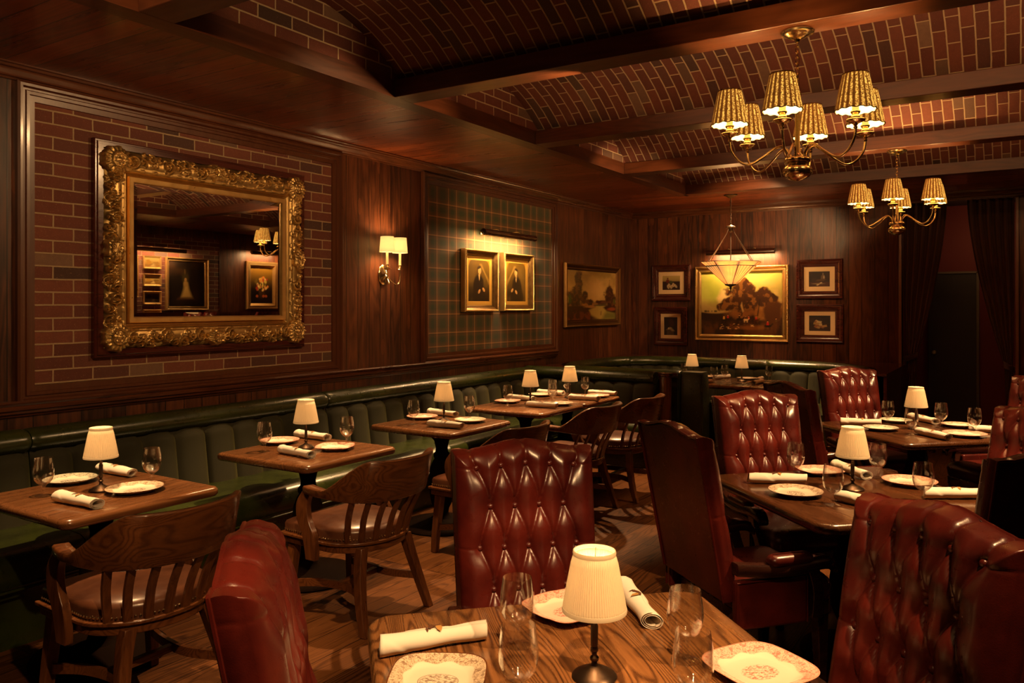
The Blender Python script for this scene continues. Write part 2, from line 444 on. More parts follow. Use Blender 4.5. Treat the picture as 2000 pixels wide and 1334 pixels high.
# left wall: planks with two recessed fields (brick, tartan)
def wall_rect(mb, y0, y1, z0, z1, x=WX): qd(mb, (x, y0, z0), (x, y1, z0), (x, y1, z1), (x, y0, z1))
PZ0, PZ1 = 1.125, 2.765
PAN = [(2.265, 4.60, 'brick_l'), (5.745, 8.13, 'tartan')]
m = MB(); ys = [-2.6, 2.265, 4.60, 5.745, 8.13, 10.45]
wall_rect(m, -2.6, 10.45, 0, PZ0); wall_rect(m, -2.6, 10.45, PZ1, CZ)
for a, b in ((-2.6, 2.265), (4.60, 5.745), (8.13, 10.45)): wall_rect(m, a, b, PZ0, PZ1)
struct(m.build('wall_left', M['wall_v']))
for i, (a, b, k) in enumerate(PAN):
    m = MB().box(WX - .06, WX - .004, a - .03, b + .03, PZ0 - .03, PZ1 + .03)
    struct(m.build('wall_left_brick' if i == 0 else 'wall_left_tartan', M[k]))
    # moulded frame round the field
    m = MB(); w, h = b - a, PZ1 - PZ0
    m.frame(w + .13, h + .13, [(0, 0), (.0, .028), (.012, .036), (.026, .034), (.034, .018), (.044, .016), (.05, .024), (.066, .022), (.07, .012), (.10, .006), (.104, -.01)])
    o = m.build('trim_%d' % (i + 1), M['trim_z'], None, (WX, (a + b) / 2, (PZ0 + PZ1) / 2), PI / 2, ang=30); struct(o)
def mould(name, prof, y0, y1, mat, x=WX):
    m = MB(); A = [[(x + p, y, z) for p, z in prof] for y in (y0, y1)]
    m.loft(A); return struct(m.build(name, mat, ang=30))
crown = [(0, 2.825), (.018, 2.825), (.022, 2.835), (.034, 2.838), (.040, 2.850), (.058, 2.862), (.064, 2.874), (.080, 2.878), (.084, 2.889), (.100, 2.892), (.100, 2.90), (0, 2.90)]
crown_s = [(0, 2.815), (.014, 2.815), (.018, 2.83), (.030, 2.84), (.036, 2.862), (.052, 2.878), (.056, 2.90), (0, 2.90)]
mould('trim_3', crown, -2.6, 8.17, M['trim_y'])
mould('trim_4', crown_s, 8.17, BY, M['trim_y'])
rail = [(0, 1.0), (.014, 1.0), (.018, 1.012), (.030, 1.016), (.034, 1.030), (.046, 1.036), (.050, 1.052), (.040, 1.060), (.052, 1.068), (.056, 1.078), (.050, 1.086), (0, 1.086)]
mould('trim_5', rail, -2.6, 8.17, M['trim_y'])
# back wall
OX0, OX1, OZ = -1.160, -.030, 2.80
m = MB()
def back_rect(mb, x0, x1, z0, z1, y=BY): qd(mb, (x0, y, z0), (x1, y, z0), (x1, y, z1), (x0, y, z1))
back_rect(m, -4.7, OX0, 0, CZ); back_rect(m, OX1, 3.0, 0, CZ); back_rect(m, OX0, OX1, OZ, CZ)
for x in (OX0, OX1): qd(m, (x, BY, 0), (x, BY + .12, 0), (x, BY + .12, OZ), (x, BY, OZ))
struct(m.build('wall_back', M['wall_b']))
m = MB(); m.loft([[(x, BY - p, z) for p, z in crown_s] for x in (-4.6, OX0 - .02)]); struct(m.build('trim_6', M['trim_x'], ang=30))
m = MB(); m.loft([[(x, BY - p, z) for p, z in crown_s] for x in (OX0 - .02, 2.7)]); struct(m.build('trim_7', M['trim_x'], ang=30))
for i, x in enumerate((OX0, OX1)):
    s = 1 if i else -1
    m = MB().box(min(x, x + s * .030), max(x, x + s * .030), BY - .022, BY + .02, 0, OZ); struct(m.build('trim_%d' % (8 + i), M['door_trim'], bevel=.003))
# passage beyond the curtains
m = MB(); back_rect(m, -2.4, 1.2, 0, CZ, 11.8); struct(m.build('wall_passage_back', M['red_wall']))
m = MB().box(-2.46, -2.4, BY + .12, 11.8, 0, CZ).box(1.2, 1.26, BY + .12, 11.8, 0, CZ); struct(m.build('wall_passage_side', M['red_wall']))
m = MB().box(-2.46, 1.26, BY + .12, 11.86, CZ, CZ + .03); struct(m.build('ceiling_passage', M['blk_door']))
m = MB().box(-1.0, -.455, 11.72, 11.80, 0, 2.02); d = struct(m.build('door_1', M['blk_door'], bevel=.004))
m = MB().box(-.455, -.425, 11.70, 11.80, 0, 2.04).box(-1.03, -.425, 11.70, 11.80, 2.02, 2.045); m.build('door_frame', plain('door_edge', (.10, .075, .05), .4), d)
m = MB().lathe([(0, 0), (.012, 0), (.012, .035), (.028, .045), (.03, .06), (.018, .075), (0, .077)], 14)
o = m.build('door_handle', M['brass_d'], d, (-.93, 11.72, 1.0)); o.rotation_euler = (PI / 2, 0, 0)
# right wall and wall behind the camera (seen in the mirror only)
RX = 2.70
m = MB()
for y0, y1, z0, z1 in ((-2.6, 7.2, 0, CZ), (9.02, 10.45, 0, CZ), (7.2, 9.02, 0, 1.12), (7.2, 9.02, 2.76, CZ)):
    qd(m, (RX, y0, z0), (RX, y1, z0), (RX, y1, z1), (RX, y0, z1))
struct(m.build('wall_right', M['wall_r']))
m = MB().box(RX + .004, RX + .06, 7.17, 9.05, 1.09, 2.79); struct(m.build('wall_right_brick', M['brick_l']))
m = MB().box(-4.7, 3.0, -2.66, -2.6, 0, CZ); struct(m.build('wall_front', M['wall_b']))
# ceiling: plank soffits round the coffers
TB = .13
m = MB()
def ceil_rect(mb, x0, x1, y0, y1, z=CZ): qd(mb, (x0, y0, z), (x1, y0, z), (x1, y1, z), (x0, y1, z))
ceil_rect(m, -4.7, CX0 - TB, -2.6, FAR + TB); ceil_rect(m, CX1 + TB, 3.0, -2.6, FAR + TB)
ceil_rect(m, -4.7, 3.0, FAR + TB, BY + .12); ceil_rect(m, CX0 - TB, CX1 + TB, -2.6, NEAR - TB)
struct(m.build('ceiling', M['ceil']))
m = MB(); ceil_rect(m, CX0 - TB, CX0 - .03, NEAR - TB, FAR + TB); m.box(CX0 - .03, CX0, NEAR, FAR, CZ, CZ + .11)
struct(m.build('trim_10', M['beam_y']))
m = MB(); ceil_rect(m, CX1 + .03, CX1 + TB, NEAR - TB, FAR + TB); m.box(CX1, CX1 + .03, NEAR, FAR, CZ, CZ + .11); struct(m.build('trim_11', M['beam_y']))
m = MB(); ceil_rect(m, CX0, CX1, FAR, FAR + TB); m.box(CX0, CX1, FAR, FAR + .09, CZ + .001, CZ + .11); struct(m.build('trim_12', M['beam_x']))
m = MB(); ceil_rect(m, CX0, CX1, NEAR - TB, NEAR); m.box(CX0, CX1, NEAR - .09, NEAR, CZ + .001, CZ + .11); struct(m.build('trim_13', M['beam_x']))
ALLB = [.37] + BM
for i, y in enumerate(ALLB):
    m = MB().box(CX0, CX1, y, y + BW, CZ, CZ + .11); struct(m.build('trim_%d' % (14 + i), M['beam_x'], bevel=.004))
# brick barrel vaults, one between each two beams, with brick end walls
ends = [NEAR] + ALLB; RISE = .31
for i, y in enumerate(ends):
    a = (y + BW if i else y) - .085; b = (ends[i + 1] if i + 1 < len(ends) else FAR) + .085
    h = (b - a) / 2; c = (a + b) / 2; z0 = CZ + .11
    Rr = (h * h + RISE * RISE) / (2 * RISE); A = math.asin(h / Rr); n = 28
    arc = [(c + Rr * math.sin(-A + 2 * A * k / n), z0 + Rr * math.cos(-A + 2 * A * k / n) - (Rr - RISE)) for k in range(n + 1)]
    m = MB(); P = []; U = []
    for k, (yy, zz) in enumerate(arc):
        P.append([(CX0 - .02, yy, zz), (CX1 + .02, yy, zz)]); s = Rr * 2 * A * k / n + i * .31
        U.append([(s, CX0), (s, CX1)])
    m.grid(P, uv=U)
    for x in (CX0 - .015, CX1 + .015):
        vs = [(x, a, z0)] + [(x, yy, zz) for yy, zz in arc[1:-1]] + [(x, b, z0)]
        m.add(vs, [tuple(range(len(vs)))], [(yy, zz - z0) for _, yy, zz in vs])
    # the flat springers on top of the beams
    m.box(CX0, CX1, a - .002, a + .04, z0 - .004, z0); m.box(CX0, CX1, b - .04, b + .002, z0 - .004, z0)
    struct(m.build('ceiling_vault', M['brick_v'], ang=50))
# curtains at the opening
def curtain(side):
    x_tie, zt = (-1.075, 1.0) if side == 0 else (-.085, .92)
    n, mrows = 90, 60; P = []
    for j in range(mrows + 1):
        z = OZ * (1 - j / mrows) + .01
        t = (OZ - z) / (OZ - zt)
        if side == 0: e0, top, tie, bot = -1.15, -.70, -1.005, -1.02
        else: e0, top, tie, bot = -.040, -.50, -.135, -.12
        if t <= 1: e1 = top + (tie - top) * (t ** 1.5)
        else: e1 = tie + (bot - tie) * min(1, (t - 1) * 3)
        s0 = e0 + (x_tie - e0) * .35 * max(0, 1 - abs(t - 1) * 2.5)
        row = []
        for i in range(n + 1):
            u = i / n; x = s0 + (e1 - s0) * u
            amp = .034 * (1 - .5 * math.exp(-((t - 1) * 6) ** 2))
            row.append((x, BY + .085 + amp * math.sin(u * 2 * PI * 5.5 + .6 * math.sin(z * 2)) + .02 * math.exp(-((t - 1) * 5) ** 2), z))
        P.append(row)
    lab = 'dark velvet curtain tied back at the %s side of the passage opening' % ('left' if side == 0 else 'right')
    t = thing('curtain', lab, 'curtain', (0, 0, 0), 0, 'curtains at the passage opening')
    m = MB().grid(P); o = m.build('drape', M['curtain'], t, ang=180)
    s = o.modifiers.new('thick', 'SOLIDIFY'); s.thickness = .004
    m = MB(); w = .075 if side == 0 else .055; cx = (-1.15 - 1.005) / 2 if side == 0 else -.088
    ring = [(cx + w * math.cos(a), BY + .085 + .062 * math.sin(a), zt + .03 * math.cos(a) * (1 if side == 0 else -1)) for a in [2 * PI * k / 28 for k in range(28)]]
    m.grid([[(x, y, z - .035), (x * 1.0, y, z + .035)] for x, y, z in ring], wu=True); o = m.build('tieback', M['curtain'], t, ang=180)
    s = o.modifiers.new('thick', 'SOLIDIFY'); s.thickness = .006
curtain(0); curtain(1)

# ------------------------------------------------------------------ banquettes
def path_frames(pts):
    """2D back line -> points with inward normals (inward = left of travel)"""
    n = len(pts); out = []
    for i in range(n):
        a = pts[max(i - 1, 0)]; b = pts[min(i + 1, n - 1)]
        dx, dy = b[0] - a[0], b[1] - a[1]; l = math.hypot(dx, dy)
        out.append((pts[i][0], pts[i][1], -dy / l, dx / l))
    return out
def resample(pts, step):
    P = [np.array(p, float) for p in pts]; seg = [np.linalg.norm(b - a) for a, b in zip(P[:-1], P[1:])]
    L = sum(seg); n = max(2, int(round(L / step))); out = []
    cum = np.cumsum([0] + seg)
    for k in range(n + 1):
        s = L * k / n; i = min(int(np.searchsorted(cum, s, side='right')) - 1, len(seg) - 1)
        t = (s - cum[i]) / seg[i]; out.append(tuple(P[i] + (P[i + 1] - P[i]) * t))
    return out, L
def banquette(label, pts, rolls, group, nch, depth=.72, seat_to=1.):
    fine, L = resample(pts, .0135)
    fr = path_frames(fine); N = len(fr)
    t = thing('banquette', label, 'banquette', (0, 0, 0), 0, group)
    def sec(prof, i0=0, i1=None, e=None):
        rr = []
        for k, (x, y, nx, ny) in enumerate(fr[i0:i1]):
            s = e(k) if e else 1
            rr.append([(x + nx * p * s, y + ny * p * s, z) for p, z in prof])
        return rr
    st = 4
    sN = int(N * seat_to)
    def every(rr): return rr[::st] + ([rr[-1]] if (len(rr) - 1) % st else [])
    m = MB().loft(every(sec([(.02, .0), (depth - .10, .0), (depth - .10, .29), (.02, .29)], 0, sN))); m.build('plinth', M['green_l'], t)
    sp = [(.14, .29), (depth - .035, .29), (depth - .005, .315), (depth, .36), (depth - .002, .42), (depth - .02, .452), (depth - .06, .470), (depth - .25, .478), (.14, .470)]
    m = MB().loft(every(sec(sp, 0, sN))); m.build('seat', M['green_l'], t, ang=50)
    pp = [(x, y, z) for (x, y, nx, ny) in fr[:sN:6] for z in (.30,) for x, y in [(x + nx * (depth + .001), y + ny * (depth + .001))]]
    m = MB().tube(pp, .006, 6); m.build('piping', M['green_l'], t)
    # channelled velvet back
    zs = [.44 + .40 * k / 22 for k in range(23)]; P = []
    for i, (x, y, nx, ny) in enumerate(fr):
        u = (i / (N - 1)) * nch; u = u - math.floor(u) if i < N - 1 else 1.
        row = []
        for z in zs:
            w = max(0., 1 - (2 * u - 1) ** 2)
            topr = min(1., max(0., (.835 - .05 * (1 - w ** .5) - z)) / .05); topr = math.sqrt(max(0, 1 - (1 - topr) ** 2))
            p = .165 + .055 * (.84 - z) / .4 + .052 * (w ** .42) * topr
            row.append((x + nx * p, y + ny * p, z))
        P.append(row)
    m = MB().grid(P); m.build('backrest', M['velvet'], t, ang=70)
    m = MB().loft(every(sec([(.0, .29), (.17, .29), (.17, .80), (.02, .86), (0, .86)]))); m.build('back_board', M['green_l'], t)
    # top rolls
    cut = [0.] + list(rolls) + [1.]
    for a, b in zip(cut[:-1], cut[1:]):
        i0, i1 = int(a * (N - 1)), int(b * (N - 1)) + 1
        cnt = i1 - i0
        def e(k): return 1.
        rr = []
        for k, (x, y, nx, ny) in enumerate(fr[i0:i1]):
            ed = min(k, cnt - 1 - k) * .0135; sh = 1 - .10 * max(0, 1 - ed / .03) ** 2
            row = []
            for q in range(16):
                an = 2 * PI * q / 16; rx, rz = (.095, .066)
                p = .118 + rx * math.cos(an) * sh; z = .884 + rz * math.sin(an) * sh
                if math.cos(an) < -.2: z = max(z, .83)
                row.append((x + nx * p, y + ny * p, z))
            rr.append(row)
        rr = rr[:2] + rr[2:-2:3] + rr[-2:]
        MB().loft(rr).build('top_roll', M['green_l'], t, ang=60)
    return t
ylo, yhi = -.0, 7.56
def lw(y0, y1): return [(WX + .012, y1), (WX + .012, y0)]
# travel towards -y so that 'left' of travel points into the room
banquette('green leather and velvet banquette nearest the camera along the left wall', lw(.06, 2.18), [], 'banquettes along the left wall', 10)
banquette('green banquette under the gilt mirror behind the second wall table', lw(2.186, 4.32), [], 'banquettes along the left wall', 10)
banquette('long green banquette under the tartan panel running to the corner', lw(4.326, 7.335), [], 'banquettes along the left wall', 14)
o = banquette('short green banquette return closing the far end of the wall seating', [(-3.06, 7.60), (-4.58, 7.60)], [], 'banquettes along the left wall', 7, .50, .51)
# corner booth: horseshoe back line
def arc(cx, cy, r, a0, a1, n=14): return [(cx + r * math.cos(R(a0 + (a1 - a0) * k / n)), cy + r * math.sin(R(a0 + (a1 - a0) * k / n))) for k in range(n + 1)]
pth = [(-1.26, 8.62)] + arc(-2.16, 9.06, .90, 0, 90) + [(-3.0, 9.96)] + arc(-3.68, 9.08, .88, 90, 180) + arc(-3.72, 8.47, .84, 180, 270) + [(-2.89, 7.63)]
banquette('curved green corner banquette wrapping the booth table under the hunting picture', pth, [.30, .56, .78], None, 34, .66)
# wooden ledge behind the booth and half-round post at the end of the divider
fp, _ = resample(pth, .06); cx, cy = -2.95, 8.85; X0, X1, Y0, Y1 = -4.59, -1.10, 7.61, BY - .01
rows = []
for x, y in fp:
    dx, dy = x - cx, y - cy; ts = []
    if dx: ts.append(((X1 if dx > 0 else X0) - cx) / dx)
    if dy: ts.append(((Y1 if dy > 0 else Y0) - cy) / dy)
    k = max(1.0, min(ts)); rows.append([(x, y, .905), (cx + dx * k, cy + dy * k, .905), (cx + dx * k, cy + dy * k, .93), (x, y, .93)])
m = MB().loft(rows); m.box(X1 - .03, X1, 8.62, BY - .01, 0, .905); m.box(-4.36, -2.98, 7.608, 7.625, 0, .905)
struct(m.build('trim_ledge', M['mahog']))
t = thing('post', 'half-round polished wooden post at the end of the green booth divider', 'post', (-2.965, 7.50, 0))
m = MB().lathe([(0, 0), (.058, 0), (.058, .90), (0, .90)], 28); m.build('shaft', M['oak_cz'], t)
m = MB().lathe([(0, .90), (.070, .90), (.074, .915), (.070, .935), (0, .938)], 28); m.build('cap', M['mahog'], t)
t = thing('end_panel', 'dark green leather end panel of the booth divider beside the wooden post', 'panel', (-2.755, 7.745, 0))
m = MB(); slab(m, .25, .23, .03, .0, .94, .02); m.build('body', M['green_l'], t, ang=50)
m = MB().tube([(-.125, -.116, .02), (-.125, -.116, .93), (.125, -.116, .93), (.125, -.116, .02)], .005, 6); m.build('piping', M['green_l'], t)
# ------------------------------------------------------------------ tables
def wall_table():
    t = thing('dining_table', 'x', 'table', group='two-seat tables along the banquette')
    m = MB(); slab(m, .76, .74, .045, .706, .75, .02, 6); m.build('tabletop', M['oak_t'], t, ang=50)
    m = MB(); m.box(-.19, .19, -.19, .19, .676, .706)
    m.lathe([(0, .03), (.075, .03), (.08, .06), (.06, .075), (.05, .10), (.055, .13), (.075, .17), (.088, .24), (.092, .33), (.085, .42), (.066, .47), (.052, .49), (.060, .505), (.060, .525), (.046, .54), (.044, .57), (.055, .62), (.085, .655), (.12, .672), (.12, .69), (0, .69)], 28)
    m.build('pedestal', M['black'], t, ang=50)
    m = MB().lathe([(0, 0), (.285, 0), (.292, .008), (.285, .022), (.24, .034), (.12, .05), (.085, .062), (0, .066)], 40); m.build('base', M['black'], t, ang=50)
    return t
def centre_table(mt):
    t = thing('dining_table', 'x', 'table', group='square tables between the red chairs')
    m = MB(); slab(m, .98, .98, .075, .704, .75, .021, 8); m.build('tabletop', mt, t, ang=50)
    m = MB(); m.box(-.26, .26, -.26, .26, .672, .704)
    m.lathe([(0, .03), (.095, .03), (.10, .06), (.075, .08), (.062, .11), (.07, .15), (.10, .22), (.105, .34), (.09, .44), (.07, .50), (.075, .525), (.056, .55), (.06, .62), (.12, .668), (.12, .69), (0, .69)], 28)
    m.build('pedestal', M['black'], t, ang=50)
    m = MB().lathe([(0, 0), (.228, 0), (.235, .008), (.228, .024), (.19, .036), (.13, .055), (.10, .068), (0, .07)], 44); m.build('base', M['black'], t, ang=50)
    return t
WT = Proto(wall_table()); WTY = [2.07, 3.335, 4.63, 5.80, 6.545]
WTL = ['nearest two-seat wooden table at the left banquette, below the gilt mirror', 'second two-seat wooden table from the camera at the left banquette',
       'third two-seat wooden table from the camera at the left banquette', 'fourth wooden wall table, pushed against the table nearest the corner', 'fifth and farthest wooden table at the left banquette, beside the booth divider']
for y, l in zip(WTY, WTL): WT.put((-3.555, y, 0), 0, l)
FC, RC, KC = (-.825, 1.635), (-.64, 3.93), (-.595, 6.13)
ct = centre_table(M['oak_f']); ct.location = (*FC, 0); ct.rotation_euler = (0, 0, R(45)); ct['label'] = 'light oak square table in the foreground with lamp, glasses and plates'
CT = Proto(centre_table(M['oak_d']))
CT.put((*RC, 0), R(45), 'dark square table in the middle among tufted red chairs')
CT.put((*KC, 0), R(45), 'dark square table at the rear near the curtained opening')
def booth_table():
    t = thing('dining_table', 'x', 'table', group='joined tables in the corner booth')
    m = MB(); slab(m, .70, .94, .045, .706, .75, .02, 6); m.build('tabletop', M['oak_t'], t, ang=50)
    m = MB(); m.lathe([(0, .03), (.075, .03), (.06, .075), (.055, .13), (.088, .24), (.085, .42), (.052, .49), (.060, .52), (.044, .57), (.085, .655), (.12, .69), (.12, .706), (0, .706)], 24); m.build('pedestal', M['black'], t, ang=50)
    m = MB().lathe([(0, 0), (.285, 0), (.285, .022), (.12, .05), (0, .066)], 32); m.build('base', M['black'], t, ang=50)
    return t
BT = Proto(booth_table())
BT.put((-2.59, 8.90, 0), 0, 'wooden booth table under the right-hand lamp of the corner booth')
BT.put((-3.295, 8.90, 0), 0, 'wooden booth table under the left-hand lamp, partly hidden by the divider')

# ------------------------------------------------------------------ wooden armchair, facing +X
def wood_chair():
    t = thing('wooden_armchair', 'x', 'chair', group='wooden armchairs at the wall tables')
    def U(s):                       # s in [-1,1]: right arm front -> back -> left arm front (plan curve)
        a = abs(s)
        if a < .62:
            th = a / .62 * R(78); x = -.335 + .30 * (1 - math.cos(th)) * .95; y = .315 * math.sin(th) / math.sin(R(78))
        else:
            u = (a - .62) / .38; x = -.109 + .205 * u; y = .315 - .012 * u - .035 * u * u
        return x, math.copysign(y, s)
    rings = []; n = 72
    for i in range(n + 1):
        s = -1 + 2 * i / n; a = abs(s)
        k = 1 - float(ss(.36, .70, a))               # crest weight
        zt = .700 + .150 * k; zb = .662 - .020 * k
        wd = .030 + .032 * float(ss(.55, .85, a))
        x, y = U(s); x2, y2 = U(min(1, s + .01)); x1, y1 = U(max(-1, s - .01))
        tx, ty = x2 - x1, y2 - y1; l = math.hypot(tx, ty); nx, ny = ty / l, -tx / l
        lean = .05 * k
        if s < -.985 or s > .985: zt -= .006; zb += .006; wd *= .8
        def pt(o, z): return (x + nx * o - lean * (z - .64) / .2 * 1.0, y + ny * o, z)
        b = .006
        rings.append([pt(-wd/2, zb + b), pt(-wd/2 + b, zb), pt(wd/2 - b, zb), pt(wd/2, zb + b), pt(wd/2, zt - b), pt(wd/2 - b, zt), pt(-wd/2 + b, zt), pt(-wd/2, zt - b)])
    m = MB().loft(rings); m.build('crest_rail', M['oak_c'], t, ang=50)
    # seat frame, D-shaped
    def seat_poly(g=0.):
        pts = [(.30 + g, -.235 - g), (.30 + g, .235 + g)]
        for k in range(0, 19):
            th = R(90 + 180 * k / 18); pts.append((-.02 + (.215 + g) * math.cos(th), (.255 + g) * math.sin(th)))
        return pts
    m = MB(); m.prism(seat_poly(.004), .375, .425); m.prism(seat_poly(.018), .412, .428); m.build('seat_frame', M['oak_c'], t, bevel=.004)
    rings = []
    for g, z in ((-.004, .428), (-.002, .470), (-.008, .484), (-.030, .496), (-.075, .507), (-.14, .512), (-.20, .513)):
        rings.append([(x, y, z) for x, y in seat_poly(g)])
    m = MB().loft(rings); m.build('seat', M['brown_l'], t, ang=60)
    m = MB(); pl = seat_poly(.0005); pl = pl + [pl[0]]; acc = []
    pts, L = resample(pl, .0165)
    for x, y in pts: acc.append((x, y))
    for x, y in acc:
        r = .0056; m.add([(x + r * math.cos(a) * math.cos(e), y + r * math.sin(a) * math.cos(e), .440 + r * math.sin(e)) for e in (-1.2, -.45, .45, 1.2) for a in [2 * PI * k / 6 for k in range(6)]],
                         [(j * 6 + k, j * 6 + (k + 1) % 6, (j + 1) * 6 + (k + 1) % 6, (j + 1) * 6 + k) for j in range(3) for k in range(6)] + [tuple(range(18, 24))])
    m.build('nailhead_trim', M['brass'], t)
    for k in range(8):                                # back slats
        f = (k - 3.5) / 3.5; s = f * .44; x, y = U(s)
        lo = Vector((-.02 + .215 * math.cos(R(180 - f * 58)), .255 * math.sin(R(180 - f * 58)), .425)); hi = Vector((x, y, .66))
        mid = lo.lerp(hi, .5) + Vector((.014, 0, 0)); path = spline([lo, mid, hi], 8)
        m = MB(); rr = []
        for p in path:
            rr.append([(p.x + a, p.y + b, p.z) for a, b in ((-.007, -.016), (.007, -.016), (.007, .016), (-.007, .016))])
        m.loft(rr); m.build('back_slat', M['oak_cz'], t)
    for s in (-1, 1):                                 # curved arm supports
        m = MB(); path = spline([(.082, s * .268, .672), (.112, s * .276, .61), (.100, s * .282, .53), (.062, s * .284, .46), (.050, s * .280, .38), (.050, s * .278, .33)], 20); rr = []
        for i, p in enumerate(path):
            w = .030 + .012 * math.sin(i / len(path) * PI)
            rr.append([(p.x + a, p.y + b, p.z) for a, b in ((-w, -.016), (w, -.016), (w, .016), (-w, .016))])
        m.loft(rr); m.build('arm_support', M['oak_cz'], t, bevel=.003)
    for sx in (1, -1):
        for s in (-1, 1):
            if sx > 0: path = spline([(.255, s * .20, .40), (.262, s * .215, .25), (.272, s * .228, .10), (.275, s * .232, 0)], 12)
            else: path = spline([(-.175, s * .165, .40), (-.195, s * .195, .28), (-.235, s * .228, .12), (-.275, s * .245, 0)], 12)
            rr = []
            for i, p in enumerate(path):
                w = .026 - .007 * i / len(path)
                rr.append([(p.x + a * w, p.y + b * w, p.z) for a, b in ((-1, -1), (1, -1), (1, 1), (-1, 1))])
            m = MB().loft(rr); m.build('leg', M['oak_cz'], t, bevel=.004)
    for s in (-1, 1):                                 # bowed side stretchers and a bridge between them
        path = spline([(.265, s * .222, .16), (.10, s * .165, .175), (-.08, s * .150, .175), (-.225, s * .218, .165)], 16)
        rr = [[(p.x, p.y + b, p.z + c) for b, c in ((-.009, -.019), (.009, -.019), (.009, .019), (-.009, .019))] for p in path]
        MB().loft(rr).build('stretcher', M['oak_c'], t)
    MB().box(-.012, .018, -.155, .155, .160, .190).build('stretcher', M['oak_c'], t, bevel=.003)
    return t
WC = Proto(wood_chair())
WCL = ['nearest slat-back wooden armchair, drawn up to the nearest wall table', 'slat-back wooden armchair at the second wall table, its brown seat fully seen',
       'slat-back wooden armchair at the third wall table, half hidden behind a red chair', 'slat-back wooden armchair at the fourth wall table, casting slat shadows on the floor', 'slat-back wooden armchair at the fifth wall table, farthest of the wooden ones']
for (x, y, a), l in zip([(-2.985, 1.905, 180), (-2.935, 3.105, 180), (-2.93, 4.335, 180), (-2.965, 5.525, 180), (-2.90, 6.25, 180)], WCL):
    WC.put((x, y, 0), R(a), l)

